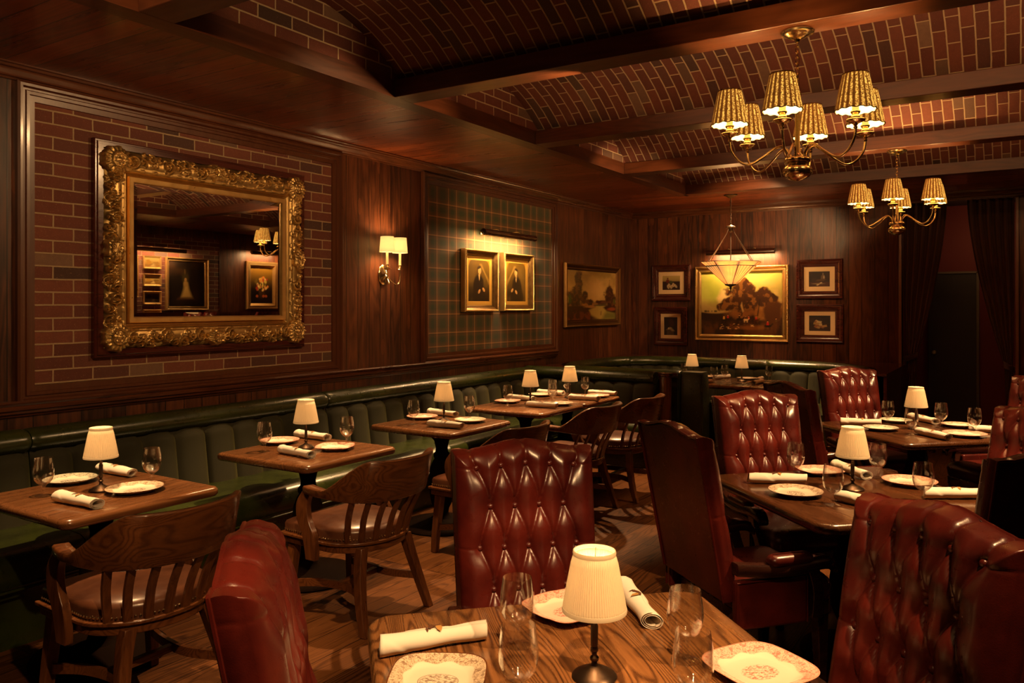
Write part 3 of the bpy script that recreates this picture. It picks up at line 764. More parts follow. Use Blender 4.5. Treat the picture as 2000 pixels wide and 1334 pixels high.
# ------------------------------------------------------------------ tufted armchair, facing +X
def tufted_chair():
    t = thing('tufted_armchair', 'x', 'chair', group='tufted oxblood armchairs at the square tables')
    Z0 = .43
    def hw(z): return .240 + .012 * (z - Z0) / .65
    def camel(u):
        a = np.clip(np.abs(u) / .80, 0, 1); return .5 * (1 + np.cos(PI * a))
    def top(u): return 1.085 + .030 * camel(u)
    def xb(z): return -.205 - .125 * (z - Z0) / .65       # reclined plane (front base)
    nu, nv = 140, 172
    uu = np.sin(np.linspace(-1, 1, nu) * PI / 2 * .93) / math.sin(PI / 2 * .93)
    vvv = np.linspace(0, 1, nv) ** .93
    U_, V_ = np.meshgrid(uu, vvv, indexing='ij')
    Tz = top(U_); Z = Z0 + (Tz - Z0) * V_; Yy = U_ * hw(Z)
    rows = [1.035, .905, .770, .635, .505]; pit = .085; btn = []
    for k, z in enumerate(rows):
        n = 5 if k % 2 == 0 else 4
        btn.append([((j - (n - 1) / 2) * pit * (1.04 - .05 * k / 4), z + (.012 * camel(np.array((j - (n - 1) / 2) / 2.5)) if k == 0 else 0)) for j in range(n)])
    segs = []; seams = []
    for k in range(len(rows) - 1):
        for (y, z) in btn[k]:
            for (y2, z2) in btn[k + 1]:
                if abs(y - y2) < pit * .75: segs.append((y, z, y2, z2))
    for y, z in btn[0]: segs.append((y, z, y * 1.08, float(top(np.array(y / .265))) + .02))
    for k in (0, 2, 4):
        for s in (0, -1):
            y, z = btn[k][s]; seams.append((y, z, math.copysign(.30, y), z + .004))
    for y, z in btn[-1]: segs.append((y, z, y, Z0))
    def sd(y, z, s):
        ay, az, by, bz = s; dy, dz = by - ay, bz - az
        tt = np.clip(((y - ay) * dy + (z - az) * dz) / (dy * dy + dz * dz), 0, 1)
        # folds bow a little, like pulled leather
        bow = .007 * np.sin(tt * PI) * (1 if dy > 0 else -1) * (1 if abs(dy) > .01 and abs(dz) > .05 else 0)
        return np.hypot(y - ay - tt * dy - bow, z - az - tt * dz)
    D = np.full(Z.shape, 9.)
    for s_ in segs: D = np.minimum(D, sd(Yy, Z, s_))
    D2 = np.full(Z.shape, 9.)
    for s_ in seams: D2 = np.minimum(D2, sd(Yy, Z, s_))
    B = np.full(Z.shape, 9.)
    for r_ in btn:
        for y, z in r_: B = np.minimum(B, np.hypot(Yy - y, Z - z))
    e = np.minimum((1 - np.abs(U_)) * hw(Z), (Tz - Z))
    rnd = .042 * np.sqrt(np.clip(1 - (1 - np.clip(e / .050, 0, 1)) ** 2, 0, 1))
    pil = .012 * (1 - np.exp(-D / .013))
    infld = ss(.01, .06, e)
    X = xb(Z) + rnd + pil * infld - .006 * np.exp(-D / .0042) - .003 * np.exp(-D2 / .0035) - .005 * np.exp(-(B / .013) ** 2) - .016 * np.exp(-(B / .042) ** 2) - .006
    Z = Z - .007 * np.exp(-D / .005) * (1 - ss(0, .05, Tz - Z)) * (np.abs(U_) < .85)
    P = np.stack([X, Yy, Z], -1)
    m = MB().grid(P)
    # side band
    loop = [tuple(P[0, j]) for j in range(nv)] + [tuple(P[i, -1]) for i in range(1, nu)] + [tuple(P[-1, j]) for j in range(nv - 2, -1, -1)]
    cy, cz = 0, .75; bands = []
    for dx, o in ((0, 0), (-.006, .005), (-.018, .007), (-.032, .005), (-.042, 0)):
        ring = []
        for x, y, z in loop:
            d = math.hypot(y - cy, (z - cz)); crease = 0; cz_ = 0
            if z > 1.07:
                for yb_, _z in btn[0]: cz_ = max(cz_, math.exp(-((y - yb_ * 1.08) / .007) ** 2))
            for zr in (1.035, .77):
                if abs(y) > .20 and z < 1.06: crease = max(crease, math.exp(-((z - zr) / .006) ** 2))
            k = (o - .002 * crease * (1 if -.036 < dx < -.005 else .3)) / d
            yy = y + (y - cy) * k; zz = (z + (z - cz) * k if z > 1.0 else z) - .005 * cz_ * (1 if dx > -.036 else 0)
            ring.append((xb(z) - .012 + dx, yy, zz))
        bands.append(ring)
    bands[0] = loop
    m.grid(bands)
    bk = m.build('backrest', M['ox'], t, ang=80)
    for r_ in btn:
        for y, z in r_:
            fx = float(xb(np.array(z))) + .042 - .006 - .005 - .021 + .006
            mm = MB().lathe([(.0102, -.008), (.0105, .0), (.0085, .0048), (.0045, .0072), (0, .0078)], 12)
            o = mm.build('button', M['ox'], bk, (fx, y, z), ang=80); o.rotation_euler = (0, R(76), 0)
    # flat outside back with welt
    bl = bands[-1]; nb = 14; rowsP = []
    L1 = [bl[j] for j in range(0, nv)]; R1 = [bl[nv + nu - 1 + (nv - 2 - j)] if j < nv - 1 else bl[nv + nu - 2] for j in range(nv)]
    for j in range(0, nv, 4):
        a, b = np.array(L1[j]), np.array(R1[j]); zt_ = []
        for k in range(nb + 1):
            f = k / nb; p = a + (b - a) * f
            u = 2 * f - 1; v = vvv[j]; zz = Z0 + (float(top(np.array(u))) - Z0) * v
            p = np.array([xb(zz) - .052, p[1], zz]); zt_.append(tuple(p))
        rowsP.append(zt_)
    m = MB().grid(rowsP); m.build('back_panel', M['ox'], t, ang=80)
    m = MB().tube([(x - .002, y, z) for x, y, z in bl[::4]], .0055, 6); m.build('piping', M['ox'], t)
    # seat
    m = MB(); rings = []
    for g, z in ((.006, .385), (0, .40), (-.004, .44), (.004, .465), (.022, .482), (.06, .494), (.12, .499)):
        w, d = .48 - 2 * g, .47 - 2 * g
        rings.append([(x + .035, y, z) for x, y in rrect(d, w, max(.05 - g * .3, .01), 6)])
    m.loft(rings); m.build('seat', M['ox'], t, ang=60)
    m = MB(); m.prism([(x + .035, y) for x, y in rrect(.46, .47, .03, 4)], .325, .385); m.build('seat_frame', M['dark_w'], t, bevel=.005)
    for s in (-1, 1):
        path = spline([(-.225, s * .262, .566), (-.10, s * .282, .556), (.03, s * .290, .556), (.15, s * .288, .568), (.205, s * .284, .556), (.225, s * .282, .533)], 30); rr = []
        for i, p in enumerate(path):
            w = .026 + .006 * math.sin(i / len(path) * PI); h = .024 if i < len(path) - 6 else .016
            rr.append([(p.x, p.y + b * w, p.z + c * h) for b, c in ((-.75, -1), (.75, -1), (1, -.6), (1, .6), (.75, 1), (-.75, 1), (-1, .6), (-1, -.6))])
        m = MB().loft(rr); m.build('arm', M['dark_w'], t, ang=50)
        rings = []
        for g, z in ((.004, .577), (0, .587), (.002, .601), (.010, .611), (.022, .616)):
            rings.append([(x + .010, y + s * .289, z) for x, y in rrect(.205 - 2 * g, .068 - 2 * g, .030 - g * .6, 5)])
        m = MB().loft(rings); m.build('arm_pad', M['ox'], t, ang=60)
        # arm post and upholstered side panel
        path = spline([(.120, s * .282, .545), (.140, s * .280, .48), (.155, s * .268, .42), (.160, s * .252, .33)], 14)
        rr = [[(p.x + a, p.y + b, p.z) for a, b in ((-.026, -.015), (.026, -.015), (.026, .015), (-.026, .015))] for p in path]
        m = MB().loft(rr); m.build('arm_post', M['dark_w'], t, bevel=.003)
        m = MB(); yo, yi = s * .284, s * .245
        m.box(-.230, .100, min(yo, yi), max(yo, yi), .325, .520); pn = m.build('side_panel', M['ox'], t, bevel=.012, seg=3)
        m = MB().tube([(-.228, s * .285, .330), (-.228, s * .285, .516), (.097, s * .285, .516), (.097, s * .285, .330)], .0042, 6); m.build('piping', M['ox'], pn)
    for sx, sy in ((1, 1), (1, -1), (-1, 1), (-1, -1)):
        if sx > 0: path = [(.225, sy * .195, .33), (.228, sy * .197, .16), (.230, sy * .198, 0)]
        else: path = [(-.16, sy * .19, .33), (-.185, sy * .198, .16), (-.22, sy * .205, 0)]
        rr = []
        for i, p in enumerate(path):
            w = (.026, .022, .015)[i]
            rr.append([(p[0] + a * w, p[1] + b * w, p[2]) for a, b in ((-1, -1), (1, -1), (1, 1), (-1, 1))])
        m = MB().loft(rr); m.build('leg', M['dark_w'], t, bevel=.003)
    return t
TC = Proto(tufted_chair())
TCS = [  # top-of-back point, heading, label
    ((-1.51, 2.44), -45.5, 'tufted red leather armchair facing the camera across the foreground table'),
    ((-1.385, 1.07), 44, 'tufted red leather armchair at lower left, seen edge-on beside the foreground table'),
    ((-1.2525, 3.15), 50, 'red leather armchair turned away behind the foreground table, showing plain back and arm pad'),
    ((-1.276, 4.593), -45, 'tufted red leather armchair facing the camera across the middle square table'),
    ((-1.278, 5.232), 44, 'red leather armchair side-on right behind the middle front-facing tufted chair'),
    ((-1.16, 6.80), -42, 'tufted red leather armchair facing the camera before the corner booth, beside the opening'),
    ((-.160, 2.190), 228, 'large tufted red leather armchair at lower right of the foreground table'),
    ((.125, 3.26), 135, 'dark red armchair at the right edge with its plain back towards the camera'),
    ((.100, 4.625), 225, 'tufted red armchair at the right edge of the middle table, pad of its arm showing'),
    ((.16, 6.79), 225, 'farthest tufted red armchair at the right edge, by the curtained opening')]
for k, ((x, y), a, l) in enumerate(TCS):
    d = .395 if k in (1, 2, 4, 7) else .36
    TC.put((x + d * math.cos(R(a)), y + d * math.sin(R(a)), 0), R(a), l)
# ------------------------------------------------------------------ things on the tables
TZ = .7505
def table_lamp():
    t = thing('table_lamp', 'x', 'lamp', group='small pleated lamps on the tables')
    m = MB().lathe([(0, 0), (.050, 0), (.052, .004), (.048, .009), (.040, .012), (.034, .017), (.020, .022), (.012, .028), (0, .029)], 32); m.build('base', M['bronze'], t, ang=50)
    m = MB().lathe([(0, .026), (.010, .026), (.0075, .032), (.006, .036), (.010, .041), (.0105, .046), (.006, .051), (.0055, .056), (.009, .061), (.0095, .066), (.007, .072)], 16)
    m.lathe([(.0085, .072), (.0088, .118), (.006, .124), (.0075, .129), (.005, .135), (.0045, .16), (.004, .235), (0, .235)], 8); m.build('stem', M['bronze'], t, ang=30)
    m = MB()
    P = []; N = 384
    prof = [(.0725, .154), (.0715, .166), (.0625, .215), (.0535, .262), (.0475, .285)]
    for i in range(N):
        a = 2 * PI * i / N; row = []
        for k, (r, z) in enumerate(prof):
            rr = r + (.0011 * math.sin(a * 76 + .5 * math.sin(a * 7)) if 0 < k < 4 else 0)
            row.append((rr * math.cos(a), rr * math.sin(a), z))
        P.append(row)
    m.grid(P, wu=True); sh = m.build('lamp_shade', M['shade'], t, ang=180)
    s = sh.modifiers.new('thick', 'SOLIDIFY'); s.thickness = .0012
    for r, z in ((.0728, .157), (.0478, .286)):
        m = MB().lathe([(r + .0012, z - .005), (r + .002, z), (r + .0006, z + .005), (r - .0015, z + .005), (r - .001, z - .005), (r + .0012, z - .005)], 48); m.build('rim_binding', M['shade'], sh, ang=60)
    m = MB()
    for k in range(3):
        a = 2 * PI * k / 3 + .3; m.tube([(0, 0, .235), (.047 * math.cos(a), .047 * math.sin(a), .283)], .0009, 5)
    m.build('shade_carrier', M['brass_d'], t)
    return t
def goblet():
    t = thing('water_glass', 'x', 'glass', group='stemmed water glasses on the tables')
    out = [(.034, 0), (.0345, .0015), (.030, .004), (.016, .007), (.008, .010), (.0062, .016), (.0095, .022), (.0062, .028), (.0085, .035), (.0070, .042), (.012, .050), (.026, .060), (.037, .074), (.0425, .092), (.0435, .110), (.0415, .135), (.0385, .155), (.0365, .171)]
    inn = [(.0355, .171), (.0375, .155), (.0405, .135), (.0424, .110), (.0414, .092), (.036, .075), (.025, .0625), (.010, .055), (0, .053)]
    m = MB().lathe([(0, 0)] + out + inn, 40); m.build('bowl', M['glass'], t, ang=60)
    return t
def plate(name, cm, shape):
    n = 72
    def rf(a):
        if shape == 'round': return 1.
        if shape == 'oval': return 1. / math.sqrt((math.cos(a)) ** 2 + (math.sin(a) * 1.04) ** 2)
        c, s = abs(math.cos(a)), abs(math.sin(a))
        if shape == 'square': return 1. / (c ** 3.6 + s ** 3.6) ** (1 / 3.6) * .90
        if shape == 'wavy':
            b = 1. / (c ** 3.0 + s ** 3.0) ** (1 / 3.0) * .92; d = abs((math.degrees(a) % 90) - 45)
            return b * (1 - .035 * math.exp(-((d - 20) / 8) ** 2) + .02 * math.exp(-(d / 9) ** 2))
    prof = [(0, .004), (.30, .004), (.58, .004), (.66, .0065), (.70, .010), (.74, .0125), (.85, .0165), (.95, .0205), (.995, .0225), (1.0, .0222), (.99, .0200), (.85, .0130), (.72, .0070), (.62, .0), (.58, .0), (.56, .002), (0, .002)]
    RR = .122; P = []; U = []
    for i in range(n):
        a = 2 * PI * i / n; row = []; ur = []
        for r, z in prof:
            f = rf(a); f = 1 + (f - 1) * min(1, max(0, (r - .35) / .4))
            row.append((RR * r * f * math.cos(a), RR * r * f * math.sin(a), z)); ur.append((r * math.cos(a), r * math.sin(a)))
        P.append(row); U.append(ur)
    m = MB().grid(P, wu=True, uv=U)
    o = m.build(name, M[cm], None, ang=60); o['category'] = 'plate'; return o
def napkin(seed):
    rnd = random.Random(seed)
    t = thing('napkin_roll', 'x', 'napkin', group='rolled white napkins on the tables')
    L = .275; nl = 44; turns = 2.6; ns = 84; P = []; ph = rnd.uniform(0, 6); sk = rnd.uniform(-.35, .35); tw = rnd.uniform(.5, .9)
    for i in range(nl + 1):
        f = i / nl; x = (f - .5) * L; row = []
        bulge = 1 + .07 * math.sin(f * 5 + ph) + .05 * math.sin(f * 13 + ph * 2)
        for k in range(ns + 1):
            q = k / ns; a = q * turns * 2 * PI + ph + tw * f
            r = (.0262 - .0045 * q * turns) * bulge
            cr = ((a - ph - tw * f) / (2 * PI) - (f * 1.3 + .1)) if q < 1 / turns else 9
            r += .0022 * float(ss(-.06, .0, cr)) * (1 if cr < .5 else 0) if q < 1 / turns else 0
            endx = sk * (r * math.cos(a)) * (abs(f - .5) * 2) ** 6 + .006 * math.sin(a + ph) * (abs(f - .5) * 2) ** 8
            yy = r * math.cos(a) * 1.12; zz = r * math.sin(a) * .92
            row.append((x + endx, yy, max(zz, -.0225) + .0228))
        P.append(row)
    m = MB().grid(P); o = m.build('roll', M['linen'], t, ang=180)
    s = o.modifiers.new('thick', 'SOLIDIFY'); s.thickness = .0011; s.offset = 0
    # stitched crest: a dark wing, a small leaf and a gold shield following the curve of the roll
    def patch(poly, mat, nm):
        mm = MB(); vs = []
        for px, py in poly:
            px, py = px * 1.35, py * 1.35 - .004; a = py / .027; vs.append((px, .0305 * math.sin(a) * 1.10, .0300 * math.cos(a) * .93 + .0226))
        c = np.mean(np.array(vs), 0); vs = vs + [tuple(c + np.array([0, 0, .0004]))]; n = len(vs) - 1
        mm.add(vs, [(k, (k + 1) % n, n) for k in range(n)]); return mm.build(nm, mat, t)
    patch([(-.014, .002), (-.008, .008), (.002, .010), (.013, .007), (.013, .003), (.004, .004), (-.005, .001), (-.010, -.004)], M['crest_d'], 'embroidered_wing')
    patch([(-.015, .004), (-.018, -.001), (-.0165, -.009), (-.013, -.004)], M['crest_d'], 'embroidered_leaf')
    patch([(.002, .003), (.013, .003), (.013, -.004), (.008, -.011), (.002, -.006)], M['crest_g'], 'embroidered_shield')
    return t
M['crest_d'] = plain('brown_stitching', (.10, .035, .012), .8)
M['crest_g'] = plain('gold_stitching', (.42, .22, .06), .7)
LP, GP = Proto(table_lamp()), Proto(goblet())
NP = [Proto(napkin(k)) for k in (1, 2, 3)]
PP = {}
PLK = {'pr': ('china_p', 'wavy', 'shaped pink floral china plate'), 'ps': ('china_p', 'square', 'square pink scenic china plate'), 'po': ('china_p', 'round', 'round pink floral china plate'),
       'bs': ('china_b', 'square', 'square brown transferware plate'), 'bo': ('china_b', 'oval', 'brown-bordered china plate'),
       'gr': ('china_g', 'round', 'round green-bordered china plate'), 'cr': ('china_w', 'round', 'cream china plate')}
for k, (cm, sh, d) in PLK.items():
    PP[k] = Proto(plate('plate', cm, sh))
def put_plate(k, x, y, rot, s, where):
    o = PP[k].put((x, y, TZ), R(rot), PLK[k][2] + ' ' + where, 'china plates on the tables'); o.scale = (s, s, 1); return o
_ni = 0
def put_nap(a, b, label):
    global _ni
    o = NP[_ni % 3].put(((a[0] + b[0]) / 2, (a[1] + b[1]) / 2, TZ), math.atan2(b[1] - a[1], b[0] - a[0]), 'rolled white napkin ' + label, 'rolled white napkins on the tables'); _ni += 1
    return o
def put_glass(x, y, label): GP.put((x, y, TZ), random.uniform(0, 6), 'stemmed water glass ' + label, 'stemmed water glasses on the tables')
def put_lamp(x, y, label): LP.put((x, y, TZ), random.uniform(0, 6), 'small lamp with pleated cream shade ' + label, 'small pleated lamps on the tables')
# nearest wall table
n1 = 'on the nearest wall table'
put_lamp(-3.57, 2.08, n1); put_glass(-3.68, 1.88, 'standing left of the lamp ' + n1); put_glass(-3.50, 2.29, 'standing right of the lamp ' + n1)
put_plate('gr', -3.865, 2.10, 20, .99, 'behind the left glass ' + n1); put_plate('bo', -3.425, 2.155, 100, 1.06, 'at the front ' + n1)
put_nap((-3.54, 1.87), (-3.235, 1.88), 'at the front left ' + n1); put_nap((-3.995, 2.32), (-3.70, 2.32), 'behind the lamp ' + n1)
n2 = 'on the second wall table'
put_lamp(-3.60, 3.36, n2); put_glass(-3.72, 3.15, 'standing left of the lamp ' + n2); put_glass(-3.47, 3.57, 'standing right of the lamp ' + n2)
put_plate('po', -3.875, 3.40, 0, .98, 'behind the left glass ' + n2); put_plate('pr', -3.43, 3.43, 30, 1., 'at the front ' + n2)
put_nap((-3.62, 3.18), (-3.30, 3.14), 'at the front ' + n2); put_nap((-3.955, 3.62), (-3.67, 3.61), 'behind the lamp ' + n2)
n3 = 'on the third wall table'
put_lamp(-3.58, 4.69, n3); put_glass(-3.68, 4.46, 'standing left of the lamp ' + n3); put_glass(-3.50, 4.90, 'standing right of the lamp ' + n3)
put_plate('po', -3.81, 4.72, 40, .96, 'behind the left glass ' + n3); put_plate('cr', -3.40, 4.77, 0, .95, 'at the front ' + n3)
put_nap((-3.52, 4.44), (-3.25, 4.46), 'at the front ' + n3); put_nap((-3.91, 4.94), (-3.63, 4.91), 'behind the lamp ' + n3)
n4 = 'on the fourth wall table'
put_lamp(-3.585, 5.93, n4); put_glass(-3.69, 5.73, 'at the left ' + n4); put_glass(-3.46, 6.10, 'at the right edge ' + n4)
put_plate('pr', -3.80, 5.90, 10, .97, 'behind the left glass ' + n4); put_plate('cr', -3.33, 6.00, 60, .95, 'at the front ' + n4)
put_nap((-3.89, 6.12), (-3.68, 6.10), 'behind the lamp ' + n4); put_nap((-3.51, 5.76), (-3.24, 5.78), 'at the front ' + n4)
n5 = 'on the fifth wall table'
put_lamp(-3.52, 6.53, n5); put_glass(-3.63, 6.40, 'left of the lamp ' + n5); put_glass(-3.68, 6.78, 'behind the lamp ' + n5); put_glass(-3.51, 6.82, 'right of the lamp ' + n5)
put_plate('cr', -3.82, 6.50, 0, .92, 'at the back left ' + n5)
put_plate('po', -3.32, 6.71, 0, .9, 'at the front right ' + n5)
put_plate('bo', -3.83, 6.79, 0, .88, 'at the far back ' + n5)
put_nap((-3.90, 6.64), (-3.66, 6.63), 'behind the lamp ' + n5); put_nap((-3.44, 6.42), (-3.19, 6.44), 'at the front ' + n5)
o = put_nap((-3.47, 6.865), (-3.24, 6.885), 'at the far right ' + n5)
# foreground table
f = 'on the foreground table'
put_lamp(-.82, 1.64, f); put_glass(-1.06, 1.69, 'at the back left %s, before the pink plate' % f); put_glass(-.90, 1.44, 'at the front left %s, nearest the camera' % f)
put_glass(-.675, 1.835, 'at the back right %s, near the far edge' % f); put_glass(-.575, 1.61, 'at the front right %s, beside the pink plate' % f)
put_plate('pr', -1.055, 1.945, 70, 1.0, 'at the back left ' + f); put_plate('bs', -1.105, 1.425, 30, 1., 'at the front left ' + f); put_plate('ps', -.505, 1.86, 60, 1.02, 'at the right ' + f)
put_nap((-1.315, 1.46), (-1.15, 1.69), 'with brown crest at the left corner ' + f); put_nap((-.99, 2.17), (-.81, 1.96), 'behind the lamp, its open end towards the camera, ' + f)
# middle square table
r = 'on the middle square table'
put_lamp(-.65, 3.96, r); put_glass(-.935, 4.09, 'at the back left ' + r); put_glass(-.67, 3.61, 'at the front ' + r); put_glass(-.588, 4.292, 'right of the lamp at the back ' + r); put_glass(-.35, 3.87, 'at the right ' + r)
put_plate('pr', -.855, 4.255, 40, .96, 'at the back left ' + r); put_plate('bo', -.85, 3.72, 120, 1.03, 'at the front left ' + r); put_plate('po', -.44, 4.225, 0, 1.0, 'at the right ' + r)
put_nap((-1.10, 3.84), (-.86, 3.98), 'at the front left ' + r); put_nap((-.80, 4.42), (-.63, 4.22), 'behind the lamp ' + r); put_nap((-.35, 3.96), (-.12, 4.09), 'at the right ' + r); put_nap((-.66, 3.70), (-.42, 3.60), 'behind the big front chair ' + r)
# rear square table
k = 'on the rear square table'
put_lamp(-.60, 6.15, k); put_glass(-.79, 6.25, 'at the back left ' + k); put_glass(-.60, 5.87, 'at the front, before the lamp, ' + k); put_glass(-.46, 6.33, 'right of the lamp ' + k); put_glass(-.25, 6.14, 'at the right ' + k)
put_plate('gr', -.76, 6.43, 0, .92, 'at the back ' + k); put_plate('gr', -.80, 5.97, 60, .96, 'at the front left ' + k); put_plate('bo', -.36, 6.42, 30, .93, 'at the back right ' + k); put_plate('po', -.30, 5.99, 0, 1.08, 'at the front right ' + k)
put_nap((-1.08, 6.10), (-.83, 6.20), 'at the left ' + k); put_nap((-.68, 6.66), (-.50, 6.45), 'behind the lamp ' + k); put_nap((-.58, 5.93), (-.36, 5.70), 'at the front ' + k); put_nap((-.28, 6.21), (-.03, 6.28), 'at the right ' + k)
# booth tables
b = 'on the booth table'
put_lamp(-2.64, 8.98, 'on the right-hand booth table'); put_lamp(-3.21, 8.95, 'on the left-hand booth table, rising behind the divider')
put_glass(-2.88, 8.74, 'at the left front %s, by the divider' % b); put_glass(-2.86, 9.06, 'at the back left ' + b); put_glass(-2.40, 9.22, 'at the far right ' + b); put_glass(-3.37, 9.12, 'farthest left %s, behind the divider end' % b)
put_plate('cr', -3.12, 9.22, 0, 1., 'at the far left ' + b); put_plate('cr', -2.66, 9.24, 50, .92, 'behind the right lamp ' + b); put_plate('po', -3.02, 8.71, 0, 1.05, 'at the front left ' + b)
put_nap((-2.98, 9.10), (-2.90, 9.30), 'behind the left glasses ' + b) ; put_nap((-2.47, 9.00), (-2.49, 9.26), 'right of the lamp ' + b); put_nap((-2.42, 8.66), (-2.40, 8.93), 'at the front right corner ' + b)
# ------------------------------------------------------------------ painting with numpy: colours per vertex on a fine canvas grid
def vnoise(h, w, sx, sy, seed):
    rs = np.random.RandomState(seed); g = rs.rand(int(sy) + 3, int(sx) + 3)
    y = np.linspace(0, sy, h)[:, None]; x = np.linspace(0, sx, w)[None, :]
    y0 = y.astype(int); x0 = x.astype(int); fy = y - y0; fx = x - x0
    fy = fy * fy * (3 - 2 * fy); fx = fx * fx * (3 - 2 * fx)
    return (g[y0, x0] * (1 - fx) + g[y0, x0 + 1] * fx) * (1 - fy) + (g[y0 + 1, x0] * (1 - fx) + g[y0 + 1, x0 + 1] * fx) * fy
def fbm(h, w, sx, sy, seed, o=5):
    a = 0; amp = .5
    for k in range(o):
        a = a + amp * vnoise(h, w, sx * 2 ** k, sy * 2 ** k, seed + k); amp *= .55
    return a / (1 - .55 ** o) * .9
class Pic:
    """x to the right, y up, both 0..1; colours are sRGB hex"""
    def __init__(s, w, h, bg): s.w, s.h = w, h; s.a = np.ones((h, w, 3)) * np.array(lin(bg)[:3]); s.y, s.x = np.meshgrid(np.linspace(0, 1, h), np.linspace(0, 1, w), indexing='ij')
    def mix(s, mask, col):
        c = np.array(lin(col)[:3]) if isinstance(col, str) else col
        mk = np.clip(mask, 0, 1)[..., None]; s.a = s.a * (1 - mk) + c * mk
    def vgrad(s, c0, c1, y0=0, y1=1, mask=1.):
        t = ss(y0, y1, s.y)[..., None]; c = np.array(lin(c0)[:3]) * (1 - t) + np.array(lin(c1)[:3]) * t
        m = (np.ones_like(s.x) * mask)[..., None]; s.a = s.a * (1 - m) + c * m
    def ell(s, cx, cy, rx, ry, rot=0, soft=.15, rough=0., seed=0, sc=8):
        dx, dy = s.x - cx, s.y - cy; c, q = math.cos(rot), math.sin(rot)
        d = np.hypot((dx * c + dy * q) / rx, (-dx * q + dy * c) / ry)
        if rough: d = d + rough * (fbm(s.h, s.w, sc, sc * s.h / s.w, seed, 4) - .45) * 2
        return 1 - ss(1 - soft, 1 + soft, d)
    def poly(s, pts, soft=.006):
        """soft-edged polygon (even-odd)"""
        ins = np.zeros_like(s.x, bool); D = np.full(s.x.shape, 9.); n = len(pts)
        for i in range(n):
            (x1, y1), (x2, y2) = pts[i], pts[(i + 1) % n]
            cond = (y1 > s.y) != (y2 > s.y)
            xi = x1 + (s.y - y1) / ((y2 - y1) if y2 != y1 else 1e-9) * (x2 - x1)
            ins ^= cond & (s.x < xi)
            dx, dy = x2 - x1, y2 - y1; t = np.clip(((s.x - x1) * dx + (s.y - y1) * dy) / (dx * dx + dy * dy + 1e-12), 0, 1)
            D = np.minimum(D, np.hypot(s.x - x1 - t * dx, s.y - y1 - t * dy))
        return np.where(ins, np.clip(.5 + D / soft / 2, 0, 1), np.clip(.5 - D / soft / 2, 0, 1))
    def n(s, sx, sy, seed, o=5): return fbm(s.h, s.w, sx, sy, seed, o)
def canvas(pic, w, h, parent, loc, name='canvas', mat='paint', rot=0, gain=1.):
    xs = np.linspace(-w / 2, w / 2, pic.w); zs = np.linspace(-h / 2, h / 2, pic.h)
    P = [[(x, 0, z) for z in zs] for x in xs]
    m = MB().grid(P); me = bpy.data.meshes.new(name); me.from_pydata(m.v, [], m.f); me.materials.append(M[mat])
    at = me.color_attributes.new('paint', 'FLOAT_COLOR', 'POINT')
    c = np.ones((pic.w * pic.h, 4), np.float32); c[:, :3] = np.clip(pic.a * gain, 0, 1).transpose(1, 0, 2).reshape(-1, 3)
    at.data.foreach_set('color', c.ravel())
    o = bpy.data.objects.new(name, me); COL.objects.link(o); o.location = loc; o.rotation_euler = (0, 0, rot); o.parent = parent
    return o
